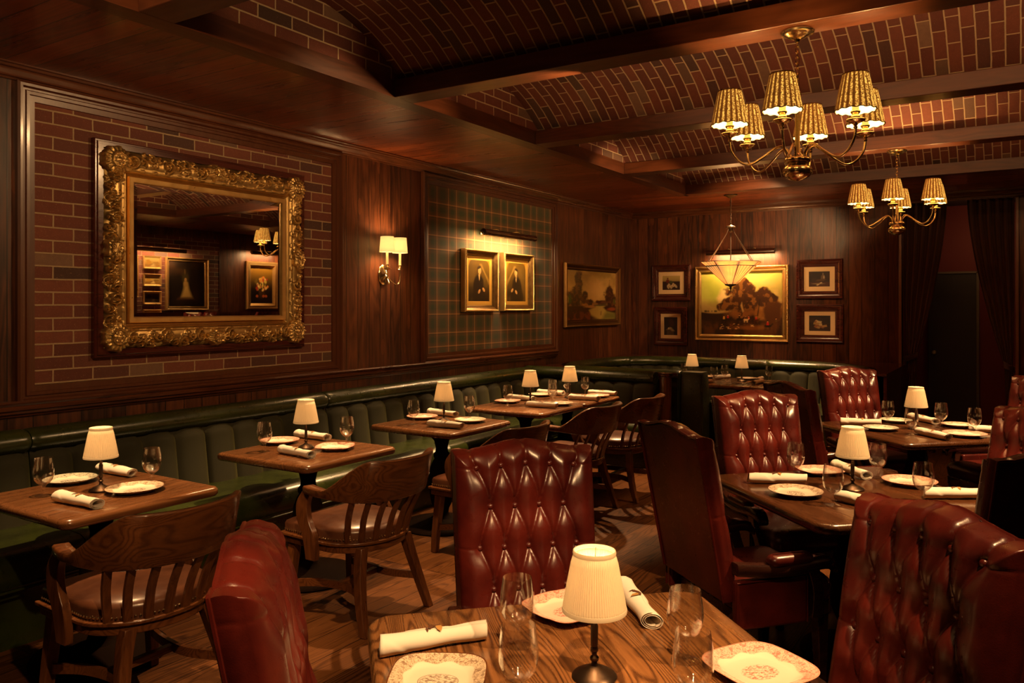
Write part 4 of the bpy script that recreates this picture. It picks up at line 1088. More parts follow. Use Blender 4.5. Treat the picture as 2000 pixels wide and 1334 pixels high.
def hunt():
    p = Pic(220, 168, '#6b5a22'); p.vgrad('#8a7434', '#a8a04a', .45, 1.)
    cl = p.n(4, 3, 5); p.mix(ss(.42, .62, cl), '#b79a58'); p.mix(ss(.5, .8, p.n(6, 5, 9)) * .7, '#7d6a3c')
    p.mix(p.ell(.12, .72, .17, .26, 0, .5) * .75, '#8f9a30'); p.mix(p.ell(.31, .62, .10, .12, 0, .35, .5, 3), '#c6a868')
    p.mix((1 - ss(.35, .62, p.y)) * ss(.3, .6, p.n(3, 14, 21)) * .8 * (p.x < .5), '#9a7c48'); p.mix(p.ell(.62, .85, .3, .12, 0, .6, .4, 31) * .5, '#c2b25a')
    p.mix(1 - ss(.345, .375, p.y + .02 * np.sin(p.x * 9)), '#241206'); p.mix((1 - ss(.26, .40, p.y)) * ss(.45, .7, p.n(9, 7, 17)) * .7, '#4a2a0c')
    p.mix(ss(.355, .365, p.y) * (1 - ss(.38, .40, p.y)) * (p.x < .27) * ss(.4, .6, p.n(22, 4, 8)), '#3c3312')
    p.mix(p.ell(.83, .42, .19, .20, -.3, .25, .5, 41), '#8a5a22'); p.mix(p.ell(.90, .36, .14, .18, 0, .3, .6, 42), '#43230a'); p.mix(p.ell(.52, .36, .20, .10, .1, .4, .5, 43), '#6e421a')
    tn = p.n(24, 16, 77); tn2 = p.n(12, 9, 78)
    for cx, cy, rx, ry, rt, sd in ((.53, .66, .16, .17, .2, 51), (.46, .50, .19, .13, -.1, 52), (.60, .52, .16, .12, .1, 53), (.30, .47, .09, .10, .2, 54), (.56, .78, .09, .10, .3, 55), (.78, .63, .13, .14, .0, 56), (.88, .58, .07, .06, .0, 57), (.74, .53, .08, .08, 0, 58)):
        mk = p.ell(cx, cy, rx, ry, rt, .2, .85, sd, 9)
        p.mix(mk, '#341a08'); p.mix(mk * ss(.5, .62, tn) * .85, '#6d4418'); p.mix(mk * ss(.55, .7, tn2) * .5, '#180b04')
    for a, b, c, d in ((.505, .30, .545, .56), (.70, .30, .735, .56), (.53, .42, .60, .53)): p.mix(p.poly([(a, b), (a + .014, b), (c + .006, d), (c - .004, d)], .008), '#1c0d05')
    p.mix(p.poly([(.50, .47), (.515, .52), (.525, .44), (.54, .38), (.525, .36)], .01) * .9, '#a6844c')
    rs = random.Random(4); p.mix((1 - ss(.14, .24, p.y)) * ss(.35, .6, p.n(10, 4, 19)) * .6, '#5f3612')
    p.mix(p.ell(.6, .115, .2, .035, 0, .6, .4, 61) * .8, '#7d4c1a')
    def horse(x, y, s, c):
        p.mix(p.ell(x, y, .030 * s, .017 * s, 0, .3), c); p.mix(p.poly([(x + .022 * s, y), (x + .042 * s, y + .034 * s), (x + .050 * s, y + .026 * s), (x + .030 * s, y - .006 * s)], .006), c)
        for dx in (-.024, -.014, .014, .022): p.mix(p.poly([(x + dx * s - .003, y), (x + dx * s + .003, y), (x + dx * s + .002, y - .045 * s), (x + dx * s - .002, y - .045 * s)], .005), c)
    def rider(x, y, s, c, hat='#0c0603'):
        p.mix(p.poly([(x - .010 * s, y), (x + .011 * s, y), (x + .008 * s, y + .034 * s), (x - .007 * s, y + .034 * s)], .006), c); p.mix(p.ell(x, y + .041 * s, .006 * s, .008 * s), '#b08050'); p.mix(p.ell(x, y + .050 * s, .007 * s, .006 * s), hat)
    for x, y, s, hc, rc in ((.29, .235, 1.1, '#0d0704', '#b9922f'), (.34, .25, 1.1, '#1a0c06', '#9c1c12'), (.485, .245, 1.25, '#0e0704', '#1c1208'), (.60, .235, 1.1, '#3a1a0a', '#a01a10'), (.83, .145, 1.35, '#150804', '#a81c10'), (.69, .235, 1., '#4a210c', '#b01e12'), (.565, .24, .9, '#caa46a', '#2a190b')):
        horse(x, y, s, hc); rider(x, y + .014, s, rc)
    rider(.93, .21, 1.2, '#4e3a1e')
    for k in range(34):
        x = .24 + .44 * rs.random(); y = .085 + .10 * rs.random() * (1 - abs(x - .48)); p.mix(p.ell(x, y, .009 + .006 * rs.random(), .0045, rs.uniform(-.4, .4), .3), '#c9a265' if rs.random() < .6 else '#6b3a14')
    return p
def river():
    p = Pic(150, 130, '#7a6230'); p.vgrad('#97773c', '#7e672f', .35, 1.); p.mix(ss(.45, .7, p.n(3, 3, 3)) * .8, '#a5874c'); p.mix(p.ell(.55, .62, .22, .22, .4, .7, .4, 5) * .7, '#b99a5c')
    p.mix((1 - ss(.33, .38, p.y)), '#2b1406'); p.mix(ss(.27, .30, p.y) * (1 - ss(.32, .36, p.y)) * ss(.4, .55, p.n(9, 5, 8)), '#8c5f2c')
    p.mix(p.poly([(.50, .0), (.98, .0), (.98, .12), (.80, .17), (.72, .25), (.80, .31), (.55, .315), (.56, .27), (.42, .20)], .02), '#8d7a3c')
    p.mix(p.poly([(.70, .0), (.99, .0), (.99, .13), (.80, .16), (.74, .10)], .04) * .8, '#3c4216'); p.mix(p.ell(.66, .30, .17, .018, 0, .4) * .8, '#1d1408')
    p.mix(p.poly([(0, 0), (.62, 0), (.50, .07), (.34, .12), (.0, .16)], .03), '#33160a'); p.mix((1 - ss(.1, .3, p.y)) * (p.x < .5) * ss(.5, .65, p.n(14, 10, 4)) * .7, '#6a3414')
    tn = p.n(22, 22, 31)
    for cx, cy, rx, ry, sd in ((.22, .80, .075, .17, 1), (.20, .62, .10, .14, 2), (.17, .45, .13, .16, 3), (.33, .45, .07, .13, 4), (.07, .42, .06, .14, 5), (.85, .60, .065, .16, 6), (.86, .45, .11, .15, 7), (.95, .40, .05, .13, 8), (.45, .38, .10, .05, 9), (.65, .375, .12, .03, 10)):
        mk = p.ell(cx, cy, rx, ry, 0, .25, .8, sd, 11); p.mix(mk, '#2a1407'); p.mix(mk * ss(.5, .62, tn) * .8, '#55300f')
    p.mix(p.ell(.05, .42, .035, .09, 0, .5) * .8, '#2c4a14'); p.mix(p.ell(.965, .38, .025, .06, 0, .5) * .7, '#3c4a18')
    p.mix(p.ell(.42, .27, .12, .03, 0, .4, .5, 15), '#8a6232'); p.mix(p.ell(.90, .215, .09, .035, 0, .4, .6, 16), '#6e3418'); p.mix(p.poly([(.665, .09), (.68, .09), (.682, .17), (.668, .17)], .012), '#4a2c12')
    return p
def portrait(flip):
    p = Pic(84, 130, '#3a280c'); p.vgrad('#1c1206', '#54400f', .1, .85); p.mix(ss(.45, .7, p.n(3, 4, 3 + flip)) * .5, '#6a5220')
    for a in range(4): p.mix(p.poly([(.52 + .03 * a, .86), (.55 + .03 * a, .86), (.98, .50 - .03 * a), (.98, .53 - .03 * a)], .03) * .5, '#9a7c3a')
    p.mix(p.ell(.18, .62, .16, .22, 0, .6) * .4, '#6d5522')
    p.mix(p.poly([(.24, .05), (.22, .42), (.30, .56), (.42, .64), (.56, .64), (.70, .54), (.74, .30), (.80, .05)], .03), '#0d0805'); p.mix(p.poly([(.20, .05), (.18, .22), (.50, .27), (.80, .20), (.82, .05)], .05), '#120b06')
    p.mix(p.poly([(.47, .64), (.55, .64), (.53, .53), (.51, .50)], .012), '#b79a62'); p.mix(p.poly([(.48, .615), (.555, .615), (.54, .595), (.495, .595)], .008) * (.9 if flip else 0), '#0a0604')
    p.mix(p.ell(.515, .735, .088, .082, 0, .15), '#22140a'); p.mix(p.ell(.527, .722, .072, .076, 0, .15), '#c99a5c'); p.mix(p.ell(.50, .790, .090, .032, .2, .3), '#22140a')
    p.mix(p.ell(.505, .722, .010, .006) * .9, '#2a1608'); p.mix(p.ell(.552, .722, .010, .006) * .9, '#2a1608'); p.mix(p.ell(.535, .683, .020, .004) * .8, '#7a3c22'); p.mix(p.ell(.535, .703, .006, .015) * .6, '#8f6234'); p.mix(p.ell(.565, .70, .02, .05, 0, .5) * .5, '#7d5427')
    for hx, hy, r in ((.51, .27, .6), (.72, .31, -.5)): p.mix(p.ell(hx, hy, .065, .035, r, .2), '#b98f55'); p.mix(p.ell(hx - .02, hy - .012, .03, .012, r, .3) * .6, '#7a5024')
    if flip: p.a = p.a[:, ::-1]
    m = p.poly([(.0, -.1), (1, -.1), (1, .80), (.93, .92), (.75, .99), (.5, 1.01), (.25, .99), (.07, .92), (.0, .80)], .015)
    p.mix(1 - m, '#a8751c'); return p
def still(seed, bg, kind):
    p = Pic(84, 64, bg); rs = random.Random(seed); p.mix(ss(.4, .7, p.n(3, 3, seed)) * .4, '#3a1c0c')
    if kind == 'hounds':
        p.vgrad('#8a7440', '#b09a5a', .5, 1., (p.y > .60) * 1.); p.mix(1 - ss(.58, .64, p.y), '#2c140a'); p.mix(p.ell(.30, .62, .10, .14, 0, .3), '#5c1c0e'); p.mix(p.ell(.30, .82, .05, .06), '#6b3a1c'); p.mix(p.ell(.48, .55, .10, .10, 0, .4, .5, 3), '#3f4420')
        for x, y, r in ((.40, .32, .3), (.52, .22, -.2), (.75, .28, .5), (.62, .35, 0), (.33, .22, .2)): p.mix(p.ell(x, y, .065, .15, r, .3), '#b9a37a'); p.mix(p.ell(x + .02, y, .02, .06, r, .3) * .7, '#6b5030')
    elif kind == 'jug':
        p.mix(1 - ss(.30, .34, p.y), '#3d1c0d'); p.mix(p.ell(.68, .58, .10, .20, 0, .2), '#5b4a36'); p.mix(p.ell(.68, .82, .035, .09, 0, .2), '#6b5a44'); p.mix(p.ell(.72, .62, .03, .1, 0, .4), '#a89272'); p.mix(p.ell(.5, .42, .32, .07, .1, .3), '#4a3016')
        p.mix(p.poly([(.35, .12), (.60, .30), (.64, .27), (.42, .08)], .02), '#c4b28a'); p.mix(p.ell(.25, .45, .12, .14, 0, .4), '#2c1a10'); p.mix(p.ell(.45, .2, .3, .03, 0, .4), '#8a7450')
    elif kind == 'letters':
        p.mix(1 - ss(.25, .3, p.y), '#2b1209')
        for k in range(9):
            x, y, a = rs.uniform(.3, .72), rs.uniform(.25, .62), rs.uniform(-.8, .8); w, h = .12, .07; c, s_ = math.cos(a), math.sin(a)
            p.mix(p.poly([(x + c * u * w - s_ * v * h, y + s_ * u * w + c * v * h) for u, v in ((-1, -1), (1, -1), (1, 1), (-1, 1))], .015), ('#b39a6c', '#7c4a26', '#93713f')[k % 3])
    else:
        p.mix(p.poly([(.2, .0), (.2, .32), (.7, .36), (.75, .0)], .02), '#4a3820'); p.mix(p.ell(.55, .66, .20, .22, 0, .4, .5, 9), '#3f1c10'); p.mix(p.poly([(.15, .30), (.42, .46), (.60, .40), (.8, .25), (.6, .24), (.4, .34)], .03), '#8d7a54'); p.mix(p.ell(.35, .38, .06, .05, 0, .3), '#c4b48c'); p.mix(p.ell(.5, .4, .06, .04, .4, .3), '#a89468')
    return p
def small_scape(seed, dk):
    p = Pic(60, 42, '#a98a4a' if not dk else '#2a1a0c'); p.vgrad('#8a6a30', '#d0b468', .3, 1.) if not dk else p.vgrad('#20120a', '#5c4420', .2, 1.)
    p.mix(1 - ss(.3, .36, p.y + .05 * np.sin(p.x * 7 + seed)), '#6b4c1e' if not dk else '#1a0e06'); p.mix(p.ell(.75, .55, .17, .28, 0, .3, .6, seed), '#8a6420' if not dk else '#140a05'); p.mix(p.ell(.2, .45, .2, .14, 0, .3, .6, seed + 3), '#5c4418' if not dk else '#1c1008'); p.mix(p.poly([(.3, .1), (.6, .1), (.42, .36), (.38, .36)], .05), '#c8ae70' if not dk else '#4a3820'); return p
def flowers():
    p = Pic(90, 130, '#241406'); p.vgrad('#140a04', '#6b4c12', .3, 1.); rs = random.Random(3); p.mix(1 - ss(.16, .19, p.y), '#160a05')
    p.mix(p.ell(.5, .30, .14, .16, 0, .3), '#3a2410')
    for k in range(46):
        a, r = rs.uniform(0, 6.28), rs.random() ** .6; x, y = .5 + .33 * r * math.cos(a), .56 + .20 * r * math.sin(a); s_ = rs.uniform(.03, .065)
        p.mix(p.ell(x, y, s_, s_ * .75, rs.uniform(0, 3), .3, .4, k), ('#b9722c', '#c9a45a', '#8a2c16', '#a08a3a', '#d0b878', '#5c4a1c')[k % 6])
    for x in (.3, .42, .72): p.mix(p.ell(x, .20, .06, .04), '#9a4a1e')
    return p
def lady():
    p = Pic(96, 120, '#120a05'); p.mix(ss(.4, .7, p.n(4, 5, 11)) * .5, '#2c1a0a'); p.mix(p.ell(.55, .62, .10, .13, 0, .6) * .6, '#3a3014'); p.mix(p.poly([(.35, .18), (.68, .18), (.60, .38), (.57, .52), (.49, .52), (.45, .38)], .04), '#a08448')
    p.mix(p.ell(.55, .60, .035, .04), '#8a6838'); p.mix(p.ell(.55, .50, .06, .07, 0, .4), '#8a6c3a'); p.mix(p.poly([(.32, .18), (.75, .18), (.8, .14), (.28, .15)], .03), '#4a2c12'); p.mix(p.ell(.57, .78, .015, .06, 0, .4), '#4c3a1c'); return p

# ------------------------------------------------------------------ framed pictures
LW, BW_, RW = PI / 2, 0, -PI / 2
P_MAH = [(0, -.0), (0, .022), (.004, .030), (.012, .034), (.020, .030), (.026, .033), (.034, .032), (.060, .020), (.064, .024), (.070, .024), (.074, .018), (.090, .016), (.094, .012), (.098, .004)]
P_GSM = [(0, 0), (0, .030), (.006, .042), (.014, .044), (.020, .036), (.030, .024), (.046, .018), (.052, .022), (.060, .018), (.066, .010), (.070, .004)]
def beads(mb, w, h, ins, fwd, r, pitch, sq=(1, 1, 1)):
    """small bead or rope run round a frame, part of its carving"""
    for hor in (0, 1):
        L = (w if hor else h) - 2 * ins; n = int(L / pitch)
        for k in range(n + 1):
            u = -L / 2 + L * k / n
            for s in (-1, 1):
                c = (u, -fwd, s * (h / 2 - ins)) if hor else (s * (w / 2 - ins), -fwd, u)
                vs = [(c[0] + r * sq[0] * math.cos(a) * math.cos(e), c[1] - r * math.sin(e), c[2] + r * sq[2] * math.sin(a) * math.cos(e)) for e in (0., .8) for a in [2 * PI * q / 6 for q in range(6)]]
                vs.append((c[0], c[1] - r, c[2]))
                mb.add(vs, [(q, (q + 1) % 6, 6 + (q + 1) % 6, 6 + q) for q in range(6)] + [(6 + q, 6 + (q + 1) % 6, 12) for q in range(6)])
def picture(name, label, loc, rot, w, h, prof, fmat, pic, cw, ch, depth, group=None, mat=None, mw=0, mh=0, bead=None, back=.004, cmat='paint', cat='picture', gain=1.):
    t = thing(name, label, cat, loc, rot, group)
    m = MB().frame(w, h, prof)
    if bead: beads(m, w, h, *bead)
    m.build('frame', M[fmat], t, ang=30)
    m = MB().box(-w / 2 + .01, w / 2 - .01, -.001, .0, -h / 2 + .01, h / 2 - .01); m.build('backing', M['dark_w'], t)
    if mat: m = MB().frame(mw, mh, [(0, depth - .001), (0, depth + .0008), ((mw - cw) / 2 - .001, depth + .0008), ((mw - cw) / 2, depth - .0005)]); m.build('mount', M[mat], t)
    canvas(pic, cw, ch, t, (0, -depth, 0), 'canvas' if cmat == 'paint' else 'print', cmat, 0, gain)
    return t
g = 'mahogany-framed prints beside the hunting picture'
picture('framed_print', 'mahogany-framed print of hounds and a rider, upper left of the hunting picture', (-4.003, BY - .002, 1.917), BW_, .555, .492, P_MAH, 'mahog', still(5, '#2a140a', 'hounds'), .250, .188, .012, g, 'mat_board', .36, .30, cmat='print')
picture('framed_print', 'upright mahogany-framed still-life print, lower left of the hunting picture', (-4.01, BY - .002, 1.327), BW_, .475, .522, P_MAH, 'mahog', still(6, '#150a06', 'hat'), .190, .262, .012, g, 'mat_board', .285, .34, cmat='print')
picture('framed_print', 'mahogany-framed dark still life with a jug, upper right of the hunting picture', (-2.080, BY - .002, 1.935), BW_, .550, .490, P_MAH, 'mahog', still(7, '#1a0d07', 'jug'), .246, .192, .012, g, 'mat_board', .36, .30, cmat='print')
picture('framed_print', 'mahogany-framed dark still life of scattered papers, lower right of the hunting picture', (-2.075, BY - .002, 1.388), BW_, .555, .475, P_MAH, 'mahog', still(8, '#120906', 'letters'), .250, .192, .012, g, 'mat_board', .36, .30, cmat='print')
P_H = [(0, 0), (0, .034), (.004, .042), (.022, .044), (.030, .030), (.040, .024), (.050, .026), (.054, .036), (.066, .036), (.074, .026), (.082, .016), (.088, .010)]
picture('hunting_picture', 'large gilt-framed oil painting of riders and hounds beneath brown trees', (-3.052, BY - .002, 1.635), BW_, 1.215, .978, P_H, 'gilt_s', hunt(), 1.048, .812, .016, bead=(.012, .043, .0095, .017, (1, 1, .6)), gain=1.25)
P_L = [(0, 0), (0, .038), (.006, .050), (.016, .050), (.030, .040), (.050, .026), (.062, .030), (.070, .024), (.080, .012), (.086, .006)]
picture('river_picture', 'carved-framed landscape painting of trees by a river near the wall corner', (WX + .004, 9.12, 1.735), LW, 1.53, .775, P_L, 'gilt_d', river(), 1.368, .612, .012, bead=(.010, .048, .008, .0165), gain=1.7)
P_P = [(0, 0), (0, .052), (.006, .062), (.016, .062), (.022, .052), (.034, .040), (.044, .036), (.048, .028), (.058, .026), (.062, .018), (.070, .014)]
gp = 'pair of gilt-framed portraits on the tartan panel'
picture('portrait', 'left gilt-framed portrait of a person in a dark coat on tartan', (WX + .002, 6.583, 1.855), LW, .585, .620, P_P, 'gilt', portrait(False), .370, .462, .016, gp, 'gold_mat', .46, .50, bead=(.010, .061, .0075, .014))
picture('portrait', 'right gilt-framed portrait of a person with a bow tie on tartan', (WX + .002, 7.288, 1.857), LW, .600, .614, P_P, 'gilt', portrait(True), .380, .460, .016, gp, 'gold_mat', .47, .50, bead=(.010, .061, .0075, .014))
# opposite wall, seen in the mirror
k_ = .9435
def rz(z): return 1.6 + (z - 1.6) * k_
go = 'small gold-framed landscapes on the opposite brick wall'
P_S = [(0, 0), (0, .026), (.006, .032), (.020, .022), (.028, .014), (.032, .008)]
for i, (z0, z1, dk) in enumerate(((2.24, 2.46, 0), (1.945, 2.15, 0), (1.63, 1.855, 1), (1.33, 1.54, 0))):
    picture('small_landscape', ('topmost', 'second', 'third', 'lowest')[i] + ' small framed landscape in the column reflected in the mirror', (RX - .004, 8.195 * k_, rz((z0 + z1) / 2)), RW, .335 * k_, (z1 - z0) * k_, P_S, 'gilt_s', small_scape(i * 5 + 2, dk), .27 * k_, (z1 - z0) * k_ - .06, .010, go)
picture('small_landscape', 'narrow framed picture at the left edge of the mirror reflection', (RX - .004, 7.80 * k_, rz(2.10)), RW, .26, .66, P_S, 'gilt_s', small_scape(40, 1), .20, .60, .010, go)
picture('figure_painting', 'dark gilt-framed painting of a pale figure reflected in the mirror', (RX - .004, 8.875 * k_, rz(1.995)), RW, .86 * k_, .93 * k_, P_GSM, 'gilt', lady(), .70 * k_, .77 * k_, .012, bead=(.012, .043, .009, .019))
picture('flower_painting', 'gold-framed flower painting reflected at the right of the mirror', (RX - .004, 10.152 * k_ + .36, 1.98), RW, .72, .88, [(0, 0), (0, .03), (.02, .05), (.05, .04), (.07, .045), (.10, .02), (.115, .008)], 'gilt_s', flowers(), .49, .65, .010)
# ------------------------------------------------------------------ the big gilt mirror
def mirror():
    W, H = 1.56, 1.225; yc, zc = 3.437, 1.943
    t = thing('wall_mirror', 'large mirror in a heavily carved gilt frame on the brick panel', 'mirror', (WX - .004, yc, zc), LW)
    m = MB().frame(W + .07, H + .07, [(0, 0), (0, .030), (.006, .036), (.014, .036), (.018, .046), (.05, .046)]); m.box(-W / 2 - .02, W / 2 + .02, -.03, -.001, -H / 2 - .02, H / 2 + .02); m.build('backboard', M['mahog'], t, ang=30)
    # carved frame as one relief: arc-length u round the frame, v from outside in
    bw = .175; rs = random.Random(11); base = .05
    def prof(v): return .010 + .070 * np.sin(np.clip(v, 0, 1) * PI * .92) ** .8 * (1 - .35 * v)
    m = MB()
    iw, ih = W - 2 * bw, H - 2 * bw
    for side in range(4):
        L = W if side % 2 == 0 else H
        nu, nv = int(L / .0042), 44
        V, U = np.meshgrid(np.linspace(0, 1, nv), np.linspace(-.5, .5, nu))
        X = U * (L - 2 * bw * V); Yd = V * bw                       # mitred strip: X along, Yd inwards
        Hh = prof(V)
        rel = np.zeros_like(X)
        def ridge(cx, cy, r0, r1, turns, w, a0, amp, sgn):
            nonlocal rel
            n = 46
            for k in range(n):
                q = k / (n - 1); r = r0 + (r1 - r0) * q; a = a0 + sgn * turns * 2 * PI * q
                px, py = cx + r * math.cos(a), cy + r * math.sin(a)
                d2 = (X - px) ** 2 + (Yd - py) ** 2; ww = w * (1.25 - .6 * q)
                np.maximum(rel, amp * np.exp(-d2 / (ww * ww)), out=rel)
        nS = int(L / .118)
        for k in range(nS):
            cx = -L / 2 + L * (k + .5) / nS; fl = 1 if k % 2 else -1
            cx_ = abs(cx)
            if cx_ > L / 2 - .145: continue
            ridge(cx, .060 + .016 * fl, .042, .006, 1.35, .0070, .4 + fl, .028, fl)
            ridge(cx + .056, .056 - .020 * fl, .026, .004, 1.1, .0055, 2.4, .026, -fl)
            for q in range(10):
                a = rs.uniform(0, 6.28); rr = rs.uniform(.02, .07); bx, by = cx + rr * math.cos(a), .062 + .7 * rr * math.sin(a)
                d2 = (X - bx) ** 2 / 1.6 + (Yd - by) ** 2; np.maximum(rel, .020 * np.exp(-d2 / rs.uniform(.005, .009) ** 2), out=rel)
        # inner reed-and-ribbon band
        band = np.exp(-((Yd - .128) / .007) ** 2); np.maximum(rel, band * (.007 + .006 * (np.sin(X * 2 * PI / .085) > .55)), out=rel)
        np.maximum(rel, .008 * np.exp(-((Yd - .143) / .004) ** 2), out=rel)
        rel *= ss(0, .12, V)
        Hh = Hh + rel
        out = .006 * np.sin(U * L * 2 * PI / .155) * (1 - ss(0, .25, V)) * (np.abs(U) < .36)
        P = np.zeros(X.shape + (3,)); f = -(base + Hh - .045)
        hx = W / 2; hz = H / 2
        if side == 0: P[..., 0], P[..., 2] = X, -hz + Yd - out
        elif side == 2: P[..., 0], P[..., 2] = -X, hz - Yd + out
        elif side == 1: P[..., 0], P[..., 2] = hx - Yd + out, X
        else: P[..., 0], P[..., 2] = -hx + Yd - out, -X
        P[..., 1] = f
        m.grid(P)
    m.frame(W, H, [(.0, .0), (.0, .022)])
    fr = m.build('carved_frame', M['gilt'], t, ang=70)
    for sx in (-1, 1):                                # corner cartouches: scalloped shell with a medallion
        for sz in (-1, 1):
            mm = MB(); nr, na = 26, 72; P = []
            for i in range(na):
                a = 2 * PI * i / na; row = []
                for k in range(nr + 1):
                    q = k / nr; R0 = .092 * (1 + .045 * math.cos(a * 9)); r = R0 * q
                    h = .066 + .034 * math.sqrt(max(0, 1 - q * q))
                    if q > .52: h += .009 * math.cos(a * 18) * (q - .5) * 2
                    h += .010 * math.exp(-((q - .50) / .05) ** 2) + .008 * math.exp(-((q - .30) / .05) ** 2) * (1 + math.cos(a * 6)) / 2 + .012 * math.exp(-(q / .14) ** 2)
                    h -= .085 * max(0, q - .9) * 4
                    row.append((r * math.cos(a), -h, r * math.sin(a)))
                P.append(row)
            mm.grid(P, wu=True); mm.build('corner_ornament', M['gilt'], fr, (sx * (W / 2 - .085), 0, sz * (H / 2 - .085)), ang=60)
    for sx, sz, w_ in ((0, -1, 1), (0, 1, 1), (-1, 0, 0), (1, 0, 0)):
        mm = MB(); na, nr = 48, 14; P = []
        for i in range(na):
            a = 2 * PI * i / na; row = []
            for k in range(nr + 1):
                q = k / nr; rx, rz_ = (.085, .055) if w_ else (.055, .085); s_ = 1 + .10 * math.cos(a * 7)
                h = .078 + .030 * math.sqrt(max(0, 1 - q * q)) + .006 * math.cos(a * 14) * q + .01 * math.exp(-((q - .55) / .07) ** 2) - .2 * max(0, q - .85)
                row.append((rx * q * s_ * math.cos(a), -h, rz_ * q * s_ * math.sin(a)))
            P.append(row)
        mm.grid(P, wu=True); mm.build('centre_ornament', M['gilt'], fr, (sx * (W / 2 - .065), 0, sz * (H / 2 - .065)), ang=60)
    m = MB().frame(iw + .012, ih + .012, [(0, .020), (0, .058), (.003, .062), (.030, .056), (.034, .048), (.036, .040)]); m.build('inner_slip', M['gilt_s'], t, ang=30)
    a, b = iw / 2 - .028, ih / 2 - .028; bv = .026
    m = MB(); m.add([(-a, -.0405, -b), (a, -.0405, -b), (a, -.0405, b), (-a, -.0405, b), (-a + bv, -.0425, -b + bv), (a - bv, -.0425, -b + bv), (a - bv, -.0425, b - bv), (-a + bv, -.0425, b - bv)],
                    [(0, 1, 5, 4), (1, 2, 6, 5), (2, 3, 7, 6), (3, 0, 4, 7), (4, 5, 6, 7)])
    m.build('mirror_glass', M['mirror'], t, ang=.5)
mirror()
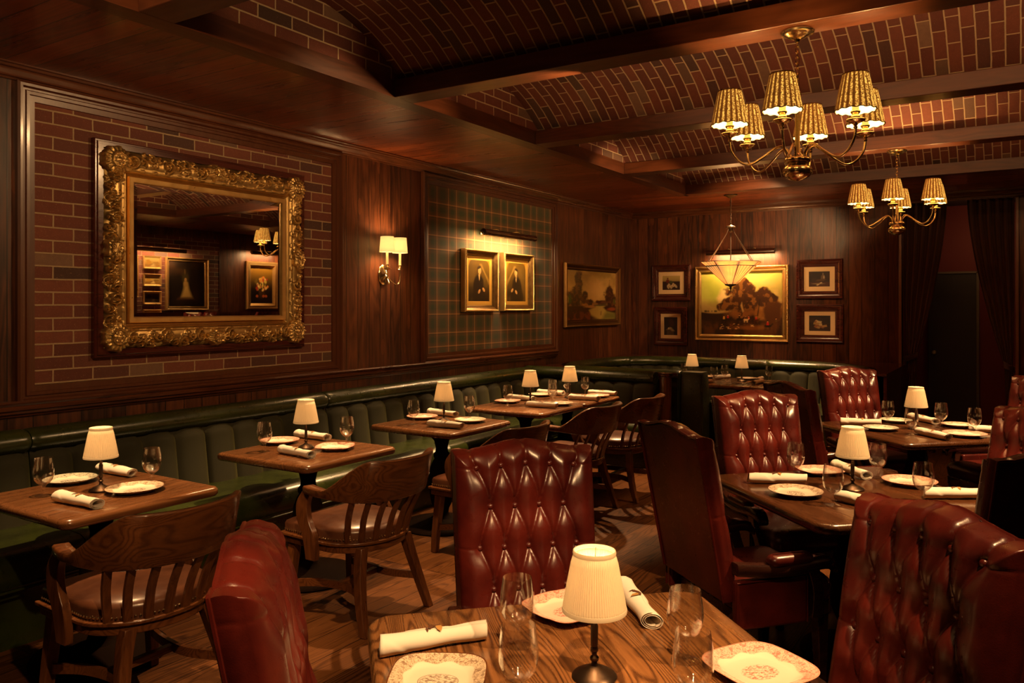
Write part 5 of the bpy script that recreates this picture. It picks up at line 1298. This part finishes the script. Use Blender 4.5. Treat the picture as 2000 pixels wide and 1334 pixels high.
# ------------------------------------------------------------------ light fittings
def light(name, typ, loc, power, col=(1., .60, .25), size=.05, target=None, spot=None, blend=.5, shape=None):
    l = bpy.data.lights.new(name, typ); l.energy = power; l.color = col
    if typ == 'AREA':
        l.shape = shape or 'RECTANGLE'; l.size = size[0]; l.size_y = size[1]
    else: l.shadow_soft_size = size
    if typ == 'SPOT': l.spot_size = R(spot); l.spot_blend = blend
    o = bpy.data.objects.new(name, l); COL.objects.link(o); o.location = loc; o['kind'] = 'helper'
    if target is not None:
        d = Vector(target) - Vector(loc); o.rotation_euler = d.to_track_quat('-Z', 'Y').to_euler()
    return o
WARM = (1., .57, .245); WARM2 = (1., .525, .185)
SH_B, SH_T = -.445, -.285          # shade bottom / top below the canopy
def chandelier():
    t = thing('chandelier', 'x', 'chandelier', group='six-arm brass chandeliers')
    m = MB().lathe([(0, 0), (.072, 0), (.078, -.008), (.074, -.016), (.062, -.018), (.052, -.026), (.034, -.036), (.014, -.042), (.010, -.055), (0, -.055)], 36); m.build('canopy', M['brass'], t, ang=50)
    m = MB()
    for k in range(9):
        z = -.062 - .026 * k; a = 0 if k % 2 else PI / 2
        ring = [((.0085 * math.cos(q)) * math.cos(a), (.0085 * math.cos(q)) * math.sin(a), z + .019 * math.sin(q)) for q in [2 * PI * j / 14 for j in range(14)]]
        m.tube(ring, .0022, 6, closed=True)
    m.build('chain', M['brass'], t)
    m = MB().tube([(.016 * math.cos(q), 0, -.305 + .022 * math.sin(q)) for q in [2 * PI * j / 18 for j in range(18)]], .004, 8, closed=True)
    m.lathe([(0, -.325), (.008, -.325), (.018, -.335), (.020, -.345), (.011, -.355), (.013, -.365), (.0115, -.40), (.0115, -.575), (.020, -.585), (.030, -.592), (.030, -.60), (0, -.60)], 20); m.build('column', M['brass'], t, ang=50)
    m = MB().lathe([(0, -.595), (.040, -.597), (.058, -.603), (.062, -.612), (.056, -.622), (.044, -.628), (.046, -.636), (.060, -.644), (.068, -.658), (.066, -.676), (.052, -.692), (.028, -.704), (.010, -.710), (0, -.711)], 40); m.build('bowl', M['brass'], t, ang=60)
    for k in range(6):
        a = 2 * PI * k / 6; c, s = math.cos(a), math.sin(a); RA = .318
        def P(r, z): return (r * c, r * s, z)
        arm = MB().tube(spline([P(.040, -.605), P(.046, -.575), P(.070, -.548), (P(.105, -.556)), P(.165, -.600), P(.225, -.632), P(.272, -.617), P(.308, -.572), P(RA, -.530), P(RA, -.505)], 54), .0058, 8)
        arm.lathe([(.006, -.525), (.010, -.518), (.006, -.512), (.011, -.505), (.006, -.498)], 12, (RA * c, RA * s, 0))
        ao = arm.build('arm', M['brass'], t, ang=60)
        MB().lathe([(0, -.505), (.012, -.503), (.036, -.492), (.042, -.486), (.0405, -.4835), (.030, -.490), (.012, -.496), (.014, -.486), (.018, -.478), (.019, -.470), (.013, -.462), (.018, -.456), (.021, -.452), (.020, -.446), (0, -.446)], 24, (RA * c, RA * s, 0)).build('drip_pan', M['brass'], ao, ang=50)
        MB().lathe([(0, -.447), (.0145, -.447), (.0145, -.372), (.011, -.366), (0, -.366)], 16, (RA * c, RA * s, 0)).build('candle_sleeve', M['candle'], ao)
        N = 144; Po = []; Uo = []; Pi = []
        for i in range(N + 1):
            q = 2 * PI * i / N; row = []; ur = []; ri = []
            for f in [j / 8 for j in range(9)]:
                r = .0525 + (.085 - .0525) * (1 - f) ** .9; z = SH_B + (SH_T - SH_B) * f
                pl = .0018 * math.sin(q * 20); sc_ = .0022 * math.cos(q * 13) * (1 - f) ** 8
                row.append((RA * c + (r + pl) * math.cos(q), RA * s + (r + pl) * math.sin(q), z - sc_)); ur.append((i / N, f))
                ri.append((RA * c + (r - .003) * math.cos(q), RA * s + (r - .003) * math.sin(q), z - sc_))
            Po.append(row); Uo.append(ur); Pi.append(ri)
        sh = MB().grid(Po, uv=Uo).build('lamp_shade', M['ch_shade'], ao, ang=180)
        MB().grid(Pi).build('shade_lining', M['ch_in'], ao, ang=180)
        MB().tube([(RA * c + .0535 * math.cos(q), RA * s + .0535 * math.sin(q), SH_T) for q in [2 * PI * j / 32 for j in range(32)]], .0028, 6, closed=True).build('shade_trim', M['gilt_d'], ao)
        MB().tube([(RA * c + .0862 * math.cos(q), RA * s + .0862 * math.sin(q), SH_B - .0022 * math.cos(q * 13)) for q in [2 * PI * j / 104 for j in range(104)]], .0022, 5, closed=True).build('shade_trim', M['curtain'], ao)
    return t
CP = Proto(chandelier())
CHS = [((-.882, 3.895), 31.5, 'large brass chandelier with six pleated print shades nearest the camera'),
       ((-.857, 7.32), 31.5, 'smaller-looking brass chandelier with six pleated shades farther back')]
YAWD = math.degrees(math.atan(990 / 1555.6))
for (x, y), a, l in CHS:
    rot = R(a); CP.put((x, y, CZ), rot, l)
    for k in range(6):
        q = rot + 2 * PI * k / 6
        light('chandelier_bulb', 'POINT', (x + .318 * math.cos(q), y + .318 * math.sin(q), CZ - .345), 2.2 * L_CH, WARM2, .012)
# leaded glass pendant over the booth table
def pendant():
    t = thing('pendant_lamp', 'inverted leaded-glass pendant lamp hanging above the corner booth', 'lamp', (-2.84, 9.22, CZ), R(YAWD))
    m = MB().lathe([(0, 0), (.075, 0), (.078, -.01), (.05, -.02), (.03, -.03), (.012, -.04), (0, -.04)], 28); m.build('canopy', M['bronze'], t, ang=50)
    m = MB()
    for k in range(12):
        z = -.05 - .026 * k; a = 0 if k % 2 else PI / 2
        m.tube([((.008 * math.cos(q)) * math.cos(a), (.008 * math.cos(q)) * math.sin(a), z + .018 * math.sin(q)) for q in [2 * PI * j / 12 for j in range(12)]], .0026, 5, closed=True)
    m.build('chain', M['bronze'], t)
    m = MB().lathe([(0, -.345), (.012, -.35), (.03, -.362), (.055, -.372), (.055, -.382), (.03, -.388), (.028, -.41), (.02, -.43), (.008, -.44), (0, -.45)], 24); m.build('hub', M['bronze'], t, ang=50)
    Rr = .355; zr, zm, zb, rm, rb = -.785, -.832, -1.045, .295, .062
    for k in range(6):
        a = 2 * PI * (k + .25) / 6
        MB().tube([(.03 * math.cos(a), .03 * math.sin(a), -.40), (.05 * math.cos(a), .05 * math.sin(a), -.45), (.30 * math.cos(a) * .92, .30 * math.sin(a) * .92, zr + .01)], .0042, 6).build('rod', M['bronze'], t)
    def ring(r, z): return [(r * math.cos(a), r * math.sin(a), z) for a in [2 * PI * (k + .5) / 8 - PI / 2 + PI / 8 for k in range(8)]]
    A, B, C = ring(Rr, zr), ring(rm, zm), ring(rb, zb); npn = 5
    lead = MB(); dark = MB(); n = 0
    for k in range(8):
        k2 = (k + 1) % 8
        for lo, hi, nm in ((B, A, 'rim_panel'), (C, B, 'glass_panel')):
            m = MB(); p = [Vector(q) for q in (lo[k], lo[k2], hi[k2], hi[k])]
            m.add(p, [(0, 1, 2, 3)]); o = m.build(nm, M['slag'], t); s = o.modifiers.new('thick', 'SOLIDIFY'); s.thickness = .004
            for j in range(1, npn): lead.tube([p[0].lerp(p[1], j / npn), p[3].lerp(p[2], j / npn)], .0022, 4)
            e0, e1 = p[0] * 1.004, p[3] * 1.004; f0 = p[0].lerp(p[1], .10) * 1.003; f1 = p[3].lerp(p[2], .06) * 1.003; g0 = p[0].lerp(Vector(lo[k - 1]), .10) * 1.003; g1 = p[3].lerp(Vector(hi[k - 1]), .06) * 1.003
            dark.add([g0, e0, e1, g1], [(0, 1, 2, 3)]); dark.add([e0, f0, f1, e1], [(0, 1, 2, 3)])
        lead.tube([A[k], A[k2]], .0035, 5); lead.tube([B[k], B[k2]], .0065, 6); lead.tube([C[k], C[k2]], .004, 5); lead.tube([C[k], B[k], A[k]], .003, 5)
    lead.build('lead_came', M['bronze'], t); dark.build('corner_strip', M['slag_d'], t)
    m = MB().lathe([(0, zb + .004), (.07, zb + .002), (.06, zb - .012), (.03, zb - .022), (.012, zb - .03), (.014, zb - .05), (.006, zb - .062), (.004, zb - .085), (0, zb - .088)], 24); m.build('finial', M['bronze'], t, ang=50)
pendant()
light('pendant_bulb', 'POINT', (-2.84, 9.22, CZ - .86), 3. * L_CH, WARM, .04)
# wall sconce with two arms
def sconce():
    t = thing('wall_sconce', 'brass wall sconce with two glowing cream shades between the panels', 'lamp', (WX + .002, 5.165, 1.87), LW)
    m = MB().lathe([(0, 0), (.060, 0), (.064, .006), (.058, .012), (.045, .016), (.024, .022), (.016, .03), (0, .032)], 36)
    o = m.build('back_plate', M['brass'], t, ang=50); o.rotation_euler = (PI / 2, 0, 0); o.scale = (1, 1.35, 1)
    for s in (-1, 1):
        X = s * .082
        am = MB().tube(spline([(0, -.028, .0), (s * .008, -.055, -.03), (s * .030, -.095, -.075), (s * .060, -.115, -.082), (X, -.120, -.04), (X, -.120, .035)], 36), .0048, 8); ao = am.build('arm', M['brass'], t, ang=60)
        c = (X, -.12, 0)
        MB().lathe([(0, .033), (.012, .034), (.034, .044), (.0325, .047), (.012, .042), (.015, .052), (.015, .062), (.011, .066), (.015, .072), (.016, .080), (0, .080)], 20, c).build('drip_pan', M['brass'], ao, ang=50)
        MB().lathe([(0, .08), (.0105, .08), (.0105, .20), (0, .20)], 14, c).build('candle_sleeve', M['candle'], ao)
        sh = MB().lathe([(.066, .185), (.063, .22), (.059, .27), (.056, .315)], 40, c).build('lamp_shade', M['sc_shade'], ao, ang=180); mo = sh.modifiers.new('thick', 'SOLIDIFY'); mo.thickness = .0015
    for s in (-1, 1):
        light('sconce_bulb', 'POINT', (WX + .122, 5.165 + s * .082, 1.87 + .255), 2.0 * L_CH, WARM, .04)
sconce()
def picture_light(label, loc, rot, L, out, pw, dmat='mahog'):
    t = thing('picture_light', label, 'lamp', loc, rot, None)
    m = MB().box(-pw / 2, pw / 2, -.014, 0, -.025, .03); m.build('mounting_plate', M['brass'], t, bevel=.004)
    for s in (-1, 1):
        m = MB().tube(spline([(s * pw * .32, -.012, .005), (s * pw * .32, -.05, .03), (s * pw * .32, -out * .8, .035), (s * pw * .32, -out, .018)], 16), .0055, 8); m.tube([(s * pw * .32 - .012, -.03, .014), (s * pw * .32 + .012, -.03, .014)], .008, 8); m.build('bracket', M['brass_d'], t)
    n = 18; prof = []
    for k in range(n + 1):
        a = R(12 + 252 * k / n); prof.append((math.cos(a), math.sin(a)))
    r = .036; m = MB(); rings = []
    for x in (-L / 2, L / 2): rings.append([(x, -out + r * 1.0 * c, -.014 + r * .95 * s) for c, s in prof])
    m.grid(rings)
    for x in (-L / 2, L / 2): m.add([(x, -out + r * c, -.014 + r * .95 * s) for c, s in prof], [tuple(range(n + 1))])
    h = m.build('hood', M['dark_w'] if dmat != 'brass' else M['brass_d'], t, ang=30); mo = h.modifiers.new('thick', 'SOLIDIFY'); mo.thickness = .002
    MB().tube([(-L / 2 + .03, -out, -.010), (L / 2 - .03, -out, -.010)], .010, 8).build('lit_tube', M['lens'], t)
def tube_light(center, along, L, power, tgt):
    o = light('picture_tube', 'AREA', center, power, WARM, (L, .02), None)
    z = (Vector(center) - Vector(tgt)).normalized(); x = Vector(along); y = z.cross(x).normalized(); x = y.cross(z)
    o.rotation_euler = Matrix((x, y, z)).transposed().to_euler()
picture_light('dark picture light on a brass bracket above the two portraits', (WX + .002, 6.93, 2.345), LW, .98, .165, .62)
tube_light((WX + .165, 6.93, 2.305), (0, 1, 0), .9, 9.5 * L_PL, (WX, 6.93, 1.85))
picture_light('dark picture light on a brass plate above the hunting picture', (-3.02, BY - .002, 2.31), 0, .88, .15, .52)
tube_light((-3.02, BY - .152, 2.27), (1, 0, 0), .8, 9.0 * L_PL, (-3.02, BY, 1.7))
picture_light('long picture light above the pictures reflected in the mirror', (RX - .002, 8.25 * k_, 2.52), RW, .92, .16, .4, 'brass')
tube_light((RX - .16, 8.25 * k_, 2.48), (0, 1, 0), .85, 8.5 * L_PL, (RX, 8.25 * k_, 2.2))
picture_light('picture light above the flower painting reflected in the mirror', (RX - .002, 9.94, 2.58), RW, .72, .16, .3, 'brass')
tube_light((RX - .16, 9.94, 2.54), (0, 1, 0), .66, 5.5 * L_PL, (RX, 9.94, 2.2))
# ceiling spots over the tables and the soft glow of the shaded table lamps
SP = [((-3.42, 1.95, 2.86), (-3.50, 2.10, .75), 60, 46), ((-3.42, 3.88, 2.86), (-3.45, 3.40, .75), 75, 52), ((-3.42, 5.60, 2.86), (-3.42, 4.80, .75), 80, 52), ((-3.42, 7.30, 2.86), (-3.40, 6.25, .75), 95, 54),
      ((-2.75, 9.35, 2.86), (-2.8, 8.95, .75), 85, 70),
      ((.35, 1.9, 2.86), (-.75, 1.75, .75), 46, 48), ((.25, 3.88, 2.86), (-.65, 4.0, .75), 85, 54), ((.25, 6.0, 2.86), (-.6, 6.15, .75), 95, 54), ((-.30, .75, 2.86), (-1.30, 1.6, .9), 45, 62)]
SP += [((-2.2, 1.1, 2.86), (-4.6, 2.6, 1.9), 15, 80), ((-2.0, 3.95, 2.86), (-4.6, 3.6, 1.9), 14, 80), ((-2.2, 6.6, 2.86), (-4.6, 7.6, 1.8), 15, 80), ((-2.2, 8.2, 2.86), (-3.2, 10.35, 1.7), 16, 85)]  # unseen wash spots added to brighten the left and back walls
for p, tg, w, an in SP: light('table_and_wash_spot', 'SPOT', p, w * L_SP, WARM, .03, tg, an, .45)
SPL = [(-3.57, 2.08), (-3.60, 3.36), (-3.58, 4.69), (-3.585, 5.93), (-3.52, 6.53), (-.82, 1.64), (-.65, 3.96), (-.60, 6.15), (-2.64, 8.98), (-3.21, 8.95)]
for x, y in SPL: light('table_lamp_bulb', 'POINT', (x, y, .985), 1.6, WARM, .02)
light('vault_fill', 'SPOT', (-1.3, 2.75, 2.97), 34, WARM, .03, (CX0, 2.95, 3.15), 34, .8)  # unseen spot added to brighten the brick end wall of this vault
# strip lights laid along the tops of the beams, shining up into the brick vaults
for yb, pw in ((3.97, 9.), (5.68, 9.), (7.39, 4.)):
    o = light('vault_strip', 'AREA', (-.75, yb - .02, CZ + .125), pw * L_V, WARM, (3.6, .03)); o.rotation_euler = (PI - R(12), 0, 0)
light('passage_fill', 'POINT', (-.35, 11.0, 2.5), 5., WARM2, .08)  # added point light without a fitting, lifts the curtains and red wall
# unseen fill points added overhead by the camera, imitating bounce from the room
for q in range(3): light('room_fill', 'POINT', (-.8 + .3 * math.cos(q * 2.1), .35 + .3 * math.sin(q * 2.1), 2.45), 8. * L_CH * .025, WARM2, .05)
w = bpy.data.worlds.new('world'); bpy.context.scene.world = w; w.use_nodes = True
w.node_tree.nodes['Background'].inputs[0].default_value = (1., .35, .12, 1); w.node_tree.nodes['Background'].inputs[1].default_value = .008
# ------------------------------------------------------------------ camera
cam = bpy.data.cameras.new('camera'); co = bpy.data.objects.new('camera', cam); COL.objects.link(co)
cam.sensor_width = 36; cam.lens = 1555.6 * 36 / 2000; cam.shift_y = -69 / 2000; cam.clip_start = .02
co.location = (0, 0, 1.6); co.rotation_euler = (PI / 2, 0, R(YAWD))
sc = bpy.context.scene; sc.camera = co
sc.view_settings.view_transform = 'Standard'; sc.view_settings.look = 'None'; sc.view_settings.exposure = EXPO; sc.view_settings.gamma = 1.
sc.view_settings.use_curve_mapping = False
sc.cycles.use_denoising = True
sc.cycles.use_adaptive_sampling = True; sc.cycles.adaptive_threshold = .05; sc.cycles.max_bounces = 8; sc.cycles.diffuse_bounces = 3; sc.cycles.glossy_bounces = 4; sc.cycles.transmission_bounces = 6; sc.cycles.transparent_max_bounces = 16
sc.cycles.sample_clamp_indirect = 4.; sc.cycles.caustics_reflective = False; sc.cycles.caustics_refractive = False
